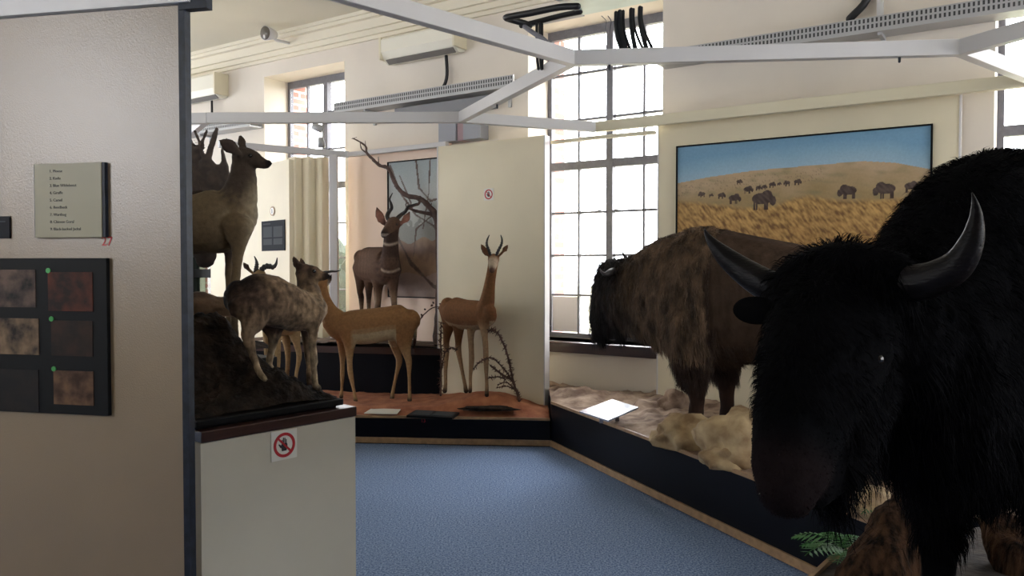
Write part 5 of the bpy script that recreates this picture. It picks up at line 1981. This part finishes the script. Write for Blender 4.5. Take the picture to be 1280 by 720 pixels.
hair('shaggy_mane', bb, M_hair, bison, 52000, lenB, flowB, .0035, .3, clump=.5)
horn(bison, [(771, 338, 6.25, .03), (763, 340, 6.1, .026), (757, 343, 6.05, .018), (752, 340, 6.05, .009), (750, 336, 6.06, .003)], M_blackhorn)
horn(bison, [(790, 334, 6.75, .03), (786, 328, 6.85, .026), (782, 322, 6.88, .018), (779, 317, 6.88, .009), (778, 314, 6.88, .003)], M_blackhorn)
ball('eye', Bp(757, 372, .145, 1, k3)[:3], .018, M_eye, bison)

# ---- big black bison close on the right --------------------------------------
FN = Vector((-.80, -.60, 0))              # heading: left and towards the viewer
LN = Vector((.60, -.80, 0))               # its left side, towards the viewer
black = empty('bison', (1.45, 2.42, .41), math.atan2(FN.y, FN.x))
tag(black, 'huge black bison with upswept horns, nearest on the right, dark against the light', 'bison')
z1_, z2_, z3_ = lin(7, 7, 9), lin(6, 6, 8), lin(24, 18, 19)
HF = Vector((-.77, -.64, 0)); HL = Vector((.64, -.77, 0))
hl = (HL.x, HL.y, 0)


def G(s, l, z, r, c, rh=None):
    p = Vector((1.45, 2.42, .41)) + FN * s + LN * l + Vector((0, 0, z))
    return (p.x, p.y, p.z, r, rh if rh else r, c)


tubes = [
    T(G(-1.85, 0, 1.0, .18, z1_, .22), G(-1.65, 0, .95, .28, z1_, .34), G(-1.2, 0, .98, .33, z1_, .40), G(-.75, 0, 1.0, .35, z1_, .45), G(-.35, 0, 1.03, .35, z1_, .50), G(-.08, 0, 1.02, .33, z1_, .53), G(.18, 0, .96, .29, z1_, .48), G(.38, 0, .93, .23, z1_, .38)),
    T(G(-.5, 0, 1.28, .18, z1_, .2), G(-.2, 0, 1.36, .17, z1_, .2), G(.05, 0, 1.28, .17, z1_, .2), G(.22, 0, 1.12, .16, z1_, .2)),
    # neck to head
    T(G(.15, .0, 1.02, .27, z1_, .34), G(.38, 0, 1.0, .20, z1_, .27), G(.55, 0, 1.02, .16, z1_, .20)),
    # dewlap and chest mane
    T(G(.1, 0, .7, .18, z1_, .22), G(.3, 0, .78, .14, z1_, .2), G(.48, 0, .88, .1, z1_, .16)),
    # legs
    T(G(.0, -.17, .85, .16, z1_, .24), G(-.03, -.16, .6, .12, z1_, .15), G(-.03, -.16, .42, .085, z1_, .1), G(-.04, -.16, .25, .058, z1_), G(-.03, -.16, .12, .05, z1_), G(-.01, -.16, .03, .065, z2_)),
    T(G(-.1, .17, .85, .16, z1_, .24), G(-.1, .16, .6, .12, z1_, .15), G(-.12, .16, .42, .085, z1_, .1), G(-.13, .16, .25, .058, z1_), G(-.12, .16, .12, .05, z1_), G(-.1, .16, .03, .065, z2_)),
    T(G(-1.6, .17, .85, .16, z1_, .28), G(-1.66, .17, .58, .1, z1_, .15), G(-1.78, .17, .42, .065, z1_, .08), G(-1.7, .17, .2, .05, z1_), G(-1.67, .17, .03, .065, z2_)),
    T(G(-1.5, -.17, .85, .16, z1_, .28), G(-1.52, -.17, .58, .1, z1_, .15), G(-1.64, -.17, .42, .065, z1_, .08), G(-1.56, -.17, .2, .05, z1_), G(-1.53, -.17, .03, .065, z2_)),
    T(G(-1.98, 0, 1.05, .035, z1_), G(-2.08, 0, .8, .03, z1_), G(-2.05, 0, .5, .05, z1_)),
    # head
    T(K(1066, 368, 2.10, .135, z1_, .13), K(1050, 390, 2.05, .15, z1_, .145), K(1034, 430, 1.99, .155, z1_, .155), K(1018, 475, 1.93, .135, z1_, .145), K(1002, 520, 1.88, .108, z1_, .13), K(993, 560, 1.84, .09, z1_, .115), K(987, 592, 1.81, .082, z3_, .095), K(984, 612, 1.79, .066, z3_, .075), lat=hl),
    # crown between the horns
    T(K(1000, 362, 2.14, .09, z1_, .08), K(1050, 348, 2.06, .10, z1_, .09), K(1108, 356, 1.96, .085, z1_, .08), lat=(0, .3, 1)),
    # jaw and beard root
    T(K(1068, 470, 2.03, .11, z1_, .12), K(1055, 530, 1.97, .09, z1_, .11), K(1035, 575, 1.92, .07, z1_, .085), K(1015, 610, 1.87, .05, z1_, .055), lat=hl),
    T(K(1052, 560, 1.97, .075, z1_), K(1046, 600, 1.96, .05, z1_), K(1040, 628, 1.95, .028, z1_), lat=hl),
    # eye brow ridge
    T(K(1085, 432, 1.90, .035, z1_), K(1100, 436, 1.88, .03, z1_), K(1108, 446, 1.88, .02, z1_)),
]
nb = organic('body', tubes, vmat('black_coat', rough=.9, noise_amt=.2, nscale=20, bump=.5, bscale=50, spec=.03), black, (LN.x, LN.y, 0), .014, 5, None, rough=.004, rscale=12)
Gn = np.array([1.45, 2.42, .41]); FNn = np.array(FN); LNn = np.array(LN)
MZ = np.array(P(985, 600, 1.8))
EYE = np.array(P(1095, 447, 1.86))


def lenN(p, n):
    q = p - Gn
    s = q @ FNn; z = q[:, 2]
    L = np.where(s > -.9, .045, .02)
    L = np.where((s > .55), .035, L)
    L = np.where((s > .45) & (z > 1.12), .06, L)
    L = np.where((z < .75) & (s > -.5), .09, L)
    L = np.where((n[:, 2] < -.35) & (s > -.4), .12, L)
    L = np.where(z < .3, .0, L)
    d = np.linalg.norm(p - MZ, axis=1)
    L = np.where(d < .17, np.minimum(L, .008), L)
    d = np.linalg.norm(p - EYE, axis=1)
    L = np.where(d < .05, .006, L)
    return L


def flowN(p, n):
    return np.tile(np.array([0, 0, -1.0]) - FNn * .45, (len(p), 1))


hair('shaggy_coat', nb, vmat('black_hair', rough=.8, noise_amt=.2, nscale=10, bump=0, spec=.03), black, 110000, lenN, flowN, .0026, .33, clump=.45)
M_bighorn = mat('polished_dark_horn', lin(24, 21, 23), .30, c2=lin(8, 7, 9), nscale=10, bump=.25, bscale=50, stretch=(1, 1, 4), spec=.1)
horn(black, [(1098, 364, 1.98, .046), (1130, 356, 1.92, .046), (1166, 349, 1.86, .042), (1197, 331, 1.81, .035), (1214, 303, 1.785, .026), (1220, 276, 1.78, .016), (1219, 256, 1.78, .008), (1215.5, 242, 1.78, .002)], M_bighorn, n=20, sub=7)
horn(black, [(1010, 380, 2.13, .046), (984, 368, 2.17, .046), (954, 354, 2.21, .043), (926, 336, 2.26, .036), (905, 319, 2.29, .027), (890, 303, 2.31, .015), (883.5, 293, 2.32, .007), (881, 287, 2.32, .002)], M_bighorn, n=20, sub=7)
for i, (px, py, Y, s_) in enumerate([(944, 388, 2.15, -1), (1160, 392, 2.0, 1)]):
    c = P(px, py, Y)
    bm = bmesh.new(); bmesh.ops.create_uvsphere(bm, u_segments=16, v_segments=12, radius=1)
    for v in bm.verts:
        v.co = Vector(c) + HL * (v.co.x * .07 + .03 * s_ * 0) + HF * (v.co.y * .022) + Vector((0, 0, v.co.z * .038))
    me = bpy.data.meshes.new('ear'); bm.to_mesh(me); bm.free()
    link_mesh('ear', me, M_blackhorn if False else mat('black_ear_%d' % i, lin(8, 8, 9), .95, spec=.02), black, True)
ball('eye', P(1096, 449, 1.862), .017, mat('dark_wet_eye', lin(20, 16, 16), .04), black)
for (px, py, Y) in [(985, 626, 1.745), (958, 618, 1.78)]:
    c = P(px, py, Y)
    ball('nostril', c, .016, M_eye, black, (1, .7, .6))

# ---- log and ferns on the near platform ---------------------------------------
def log(name, pts, label, seed, n=28):
    rows = catmull([(*P(x, y, Y), r) for x, y, Y, r in pts], 8)
    V, F, _ = loft([tuple(q) for q in rows], n)
    V2 = []
    for v in V:
        q = Vector(v)
        V2.append(q)
    me = bpy.data.meshes.new(name)
    me.from_pydata([q[:] for q in V2], [], F)
    nn = [v.normal.copy() for v in me.vertices]
    for v, n_ in zip(me.vertices, nn):
        f = noise.fractal(Vector((v.co.x * 14 + seed, v.co.y * 14, v.co.z * 4)), 1, 2, 5)
        v.co += n_ * .022 * f
    return tag(link_mesh(name, me, M_bark, None, True), label, 'log')


log('log', [(1070, 760, 2.95, .12), (1100, 715, 3.0, .13), (1125, 670, 3.05, .12), (1150, 620, 3.12, .08)], 'rough bark log leaning beside the black bison leg', 1)
log('log', [(1236, 640, 3.3, .05), (1255, 668, 3.2, .08), (1275, 705, 3.12, .10), (1300, 760, 3.05, .11)], 'brown log at the lower right behind the black bison leg', 5)


def fern(px, py, Y, z, R, n, label, seed):
    random.seed(seed)
    p = P(px, py, Y); p.z = z
    r = empty('fern', p)
    tag(r, label, 'fern')
    for k in range(n):
        a = 2 * math.pi * k / n + random.uniform(-.3, .3)
        d = Vector((math.cos(a), math.sin(a), 0)); sd = Vector((-d.y, d.x, 0))
        L = R * random.uniform(.7, 1.1); up = random.uniform(.5, 1.1)
        mb = MB(); pts = []
        N = 11
        for i in range(N + 1):
            t = i / N
            pts.append(p + d * L * t + Vector((0, 0, L * up * t * (1.15 - t))))
        mb.tube([(*q, .002) for q in pts], 5)
        for i in range(1, N):
            t = i / N
            w_ = L * .34 * math.sin(math.pi * (t * .85 + .1)) ** .8
            for s in (-1, 1):
                b_ = pts[i]; tip = b_ + sd * s * w_ + d * w_ * .35 - Vector((0, 0, w_ * .25))
                md = b_.lerp(tip, .45)
                e = d * L * .035
                th = Vector((0, 0, .0012))
                mb.box8([b_ - e * .4, md - e, tip, md + e, b_ - e * .4 + th, md - e + th, tip + th, md + e + th])
        mb.build('frond', M_fern, r)
    return r


fern(1060, 705, 3.24, .42, .21, 14, 'small bright green fern at the platform corner by the log', 2)
fern(1112, 612, 3.75, .42, .15, 10, 'darker fern on the sand under the black bison chest', 4)

# ---- branches --------------------------------------------------------------------
def branch(name, root, segs, mtl=M_branch, spines=0, sr_=.02, seed=0):
    random.seed(seed)
    mb = MB()
    for seg in segs:
        rows = catmull([(*P(x, y, Y), r) for x, y, Y, r in seg], 4)
        V = [tuple(q) for q in rows]
        V = [(x + .004 * noise.noise(Vector((x * 40, z * 40, 1))), y, z, r * (1 + .25 * noise.noise(Vector((x * 60, z * 60, 5))))) for x, y, z, r in V]
        mb.tube(V, 8)
        if spines:
            for i in range(len(rows) - 1):
                for k in range(spines):
                    q = Vector(rows[i][:3]).lerp(Vector(rows[i + 1][:3]), random.random())
                    d = Vector((random.uniform(-1, 1), random.uniform(-1, 1), random.uniform(-1, 1))).normalized()
                    L = sr_ * random.uniform(.7, 1.6)
                    mb.tube([(*q, .006), (*(q + d * L * 1.6), .0015)], 5)
    return mb.build(name, mtl, root, True)


r = empty('dead_branch', P(545, 433, 8.3))
tag(r, 'long bare dead branch arching over the striped antelope', 'branch')
Y0 = 8.46
branch('main_limb', r, [[(441, 173, Y0, .006), (449, 177, Y0, .008), (457, 183, Y0, .011), (458.5, 191, Y0, .013), (467, 200, Y0, .016), (475, 207, Y0, .018), (485, 210.5, Y0, .019), (493, 227, Y0, .02), (500, 238, Y0, .022), (510, 245, Y0, .024), (521, 247, Y0, .026), (529, 251, Y0, .03), (538, 260, Y0, .032), (546, 272, Y0, .036), (549, 300, Y0, .04), (550, 345, 8.4, .042), (549, 390, 8.36, .045), (547, 428, 8.32, .05)]], seed=1)
branch('twig', r, [[(450, 178, Y0, .004), (452, 186, Y0, .006), (458, 191, Y0, .008)], [(457, 183, Y0, .005), (456.5, 176, Y0, .002)], [(473, 205, Y0, .007), (473, 196, Y0, .003)], [(440, 173.5, Y0, .003), (446, 171.5, Y0, .002)], [(493, 233, Y0, .006), (496, 230, Y0, .002)]], seed=2)
branch('lower_limb', r, [[(546, 274, Y0, .022), (539, 268, Y0, .02), (530, 266, Y0, .018), (519, 263.5, Y0, .016), (512, 261, Y0, .01)], [(525, 250, Y0, .012), (523, 255, Y0, .014), (515, 257.5, Y0, .014), (509, 262, Y0, .012), (503, 266, Y0, .008)], [(509, 262, Y0, .008), (507.5, 255, Y0, .005), (511, 253, Y0, .003)], [(538, 260, Y0, .01), (539.5, 254, Y0, .004)]], seed=3)

r = empty('thorn_branch', P(649, 503, 7.3))
tag(r, 'spiny dark branch rising beside the upright gazelle', 'branch')
Y1 = 7.36
branch('stem', r, [[(649, 504, Y1, .014), (648, 495, Y1, .013), (643, 482, Y1, .011), (638.5, 462, Y1, .009), (636, 450, Y1, .009), (631, 434, Y1, .008), (624, 419, Y1, .007), (617, 413, Y1, .006), (610, 413, Y1, .004)]], M_thorn, 5, .018, 4)
branch('side_shoot', r, [[(641, 478, Y1, .008), (634, 466, Y1, .007), (626, 457, Y1, .006), (616, 447.5, Y1, .005), (606, 449, 7.32, .004), (598, 454, 7.3, .003), (592, 461, 7.3, .002)]], M_thorn, 3, .014, 5)
branch('side_shoot', r, [[(639, 474, Y1, .010), (630, 470, Y1, .009), (621, 463, Y1, .009), (613, 457, Y1, .007)], [(632, 474, Y1, .006), (622, 471, Y1, .005), (609, 473, Y1, .003)]], M_thorn, 4, .014, 6)
branch('side_shoot', r, [[(645, 488, Y1, .006), (634, 483, Y1, .004), (620, 485, Y1, .003)], [(641, 484, Y1, .006), (633, 478, Y1, .004), (622, 481, Y1, .003)]], M_thorn, 2, .012, 7)

r = empty('thorn_branch', P(552, 492, 7.75))
tag(r, 'thin spiny twig upright at the left edge of the cream gazelle panel', 'branch')
branch('stem', r, [[(551, 494, 7.7, .010), (551.5, 460, 7.7, .008), (551, 430, 7.7, .006), (551.5, 402, 7.7, .003)]], M_thorn, 6, .02, 8)
branch('side_shoot', r, [[(552, 462, 7.7, .005), (556, 442, 7.68, .004), (563, 435, 7.66, .004), (572, 437, 7.64, .003)]], M_thorn, 3, .014, 9)
r = empty('leafy_twig', P(519, 432, 8.05))
tag(r, 'short leafy twig between the tan antelope rump and the upright gazelle', 'branch')
branch('stem', r, [[(518, 440, 8.0, .007), (520, 412, 8.0, .006), (526, 398, 8.0, .006), (537, 387, 8.0, .005), (546, 383.5, 8.0, .004), (556, 384, 8.0, .003)]], M_thorn, 0, .02, 10)
mb = MB(); random.seed(3)
for (px, py) in [(522, 394), (526, 392), (529, 396), (520, 398), (538, 383), (543, 380), (548, 387), (552, 381), (532, 388)]:
    c = P(px, py, 8.0); d = Vector((random.uniform(-1, 1), random.uniform(-1, 1), random.uniform(-.5, 1))).normalized() * .035
    s = d.cross(Vector((0, 1, .2))).normalized() * .013; th = Vector((0, .002, 0))
    mb.box8([c, c + d * .5 - s, c + d, c + d * .5 + s, c + th, c + d * .5 - s + th, c + d + th, c + d * .5 + s + th])
mb.build('dry_leaves', M_thorn, r)
# ---- rocks by the goat -----------------------------------------------------------
q = P(258, 376, 4.2); rock('ledge_rock', (q.x, q.y, 1.37), (.2, .12, .09), M_brownrock, 'brown flat rock on top of the dark mound, behind the mottled goat', 41, rz=.4)
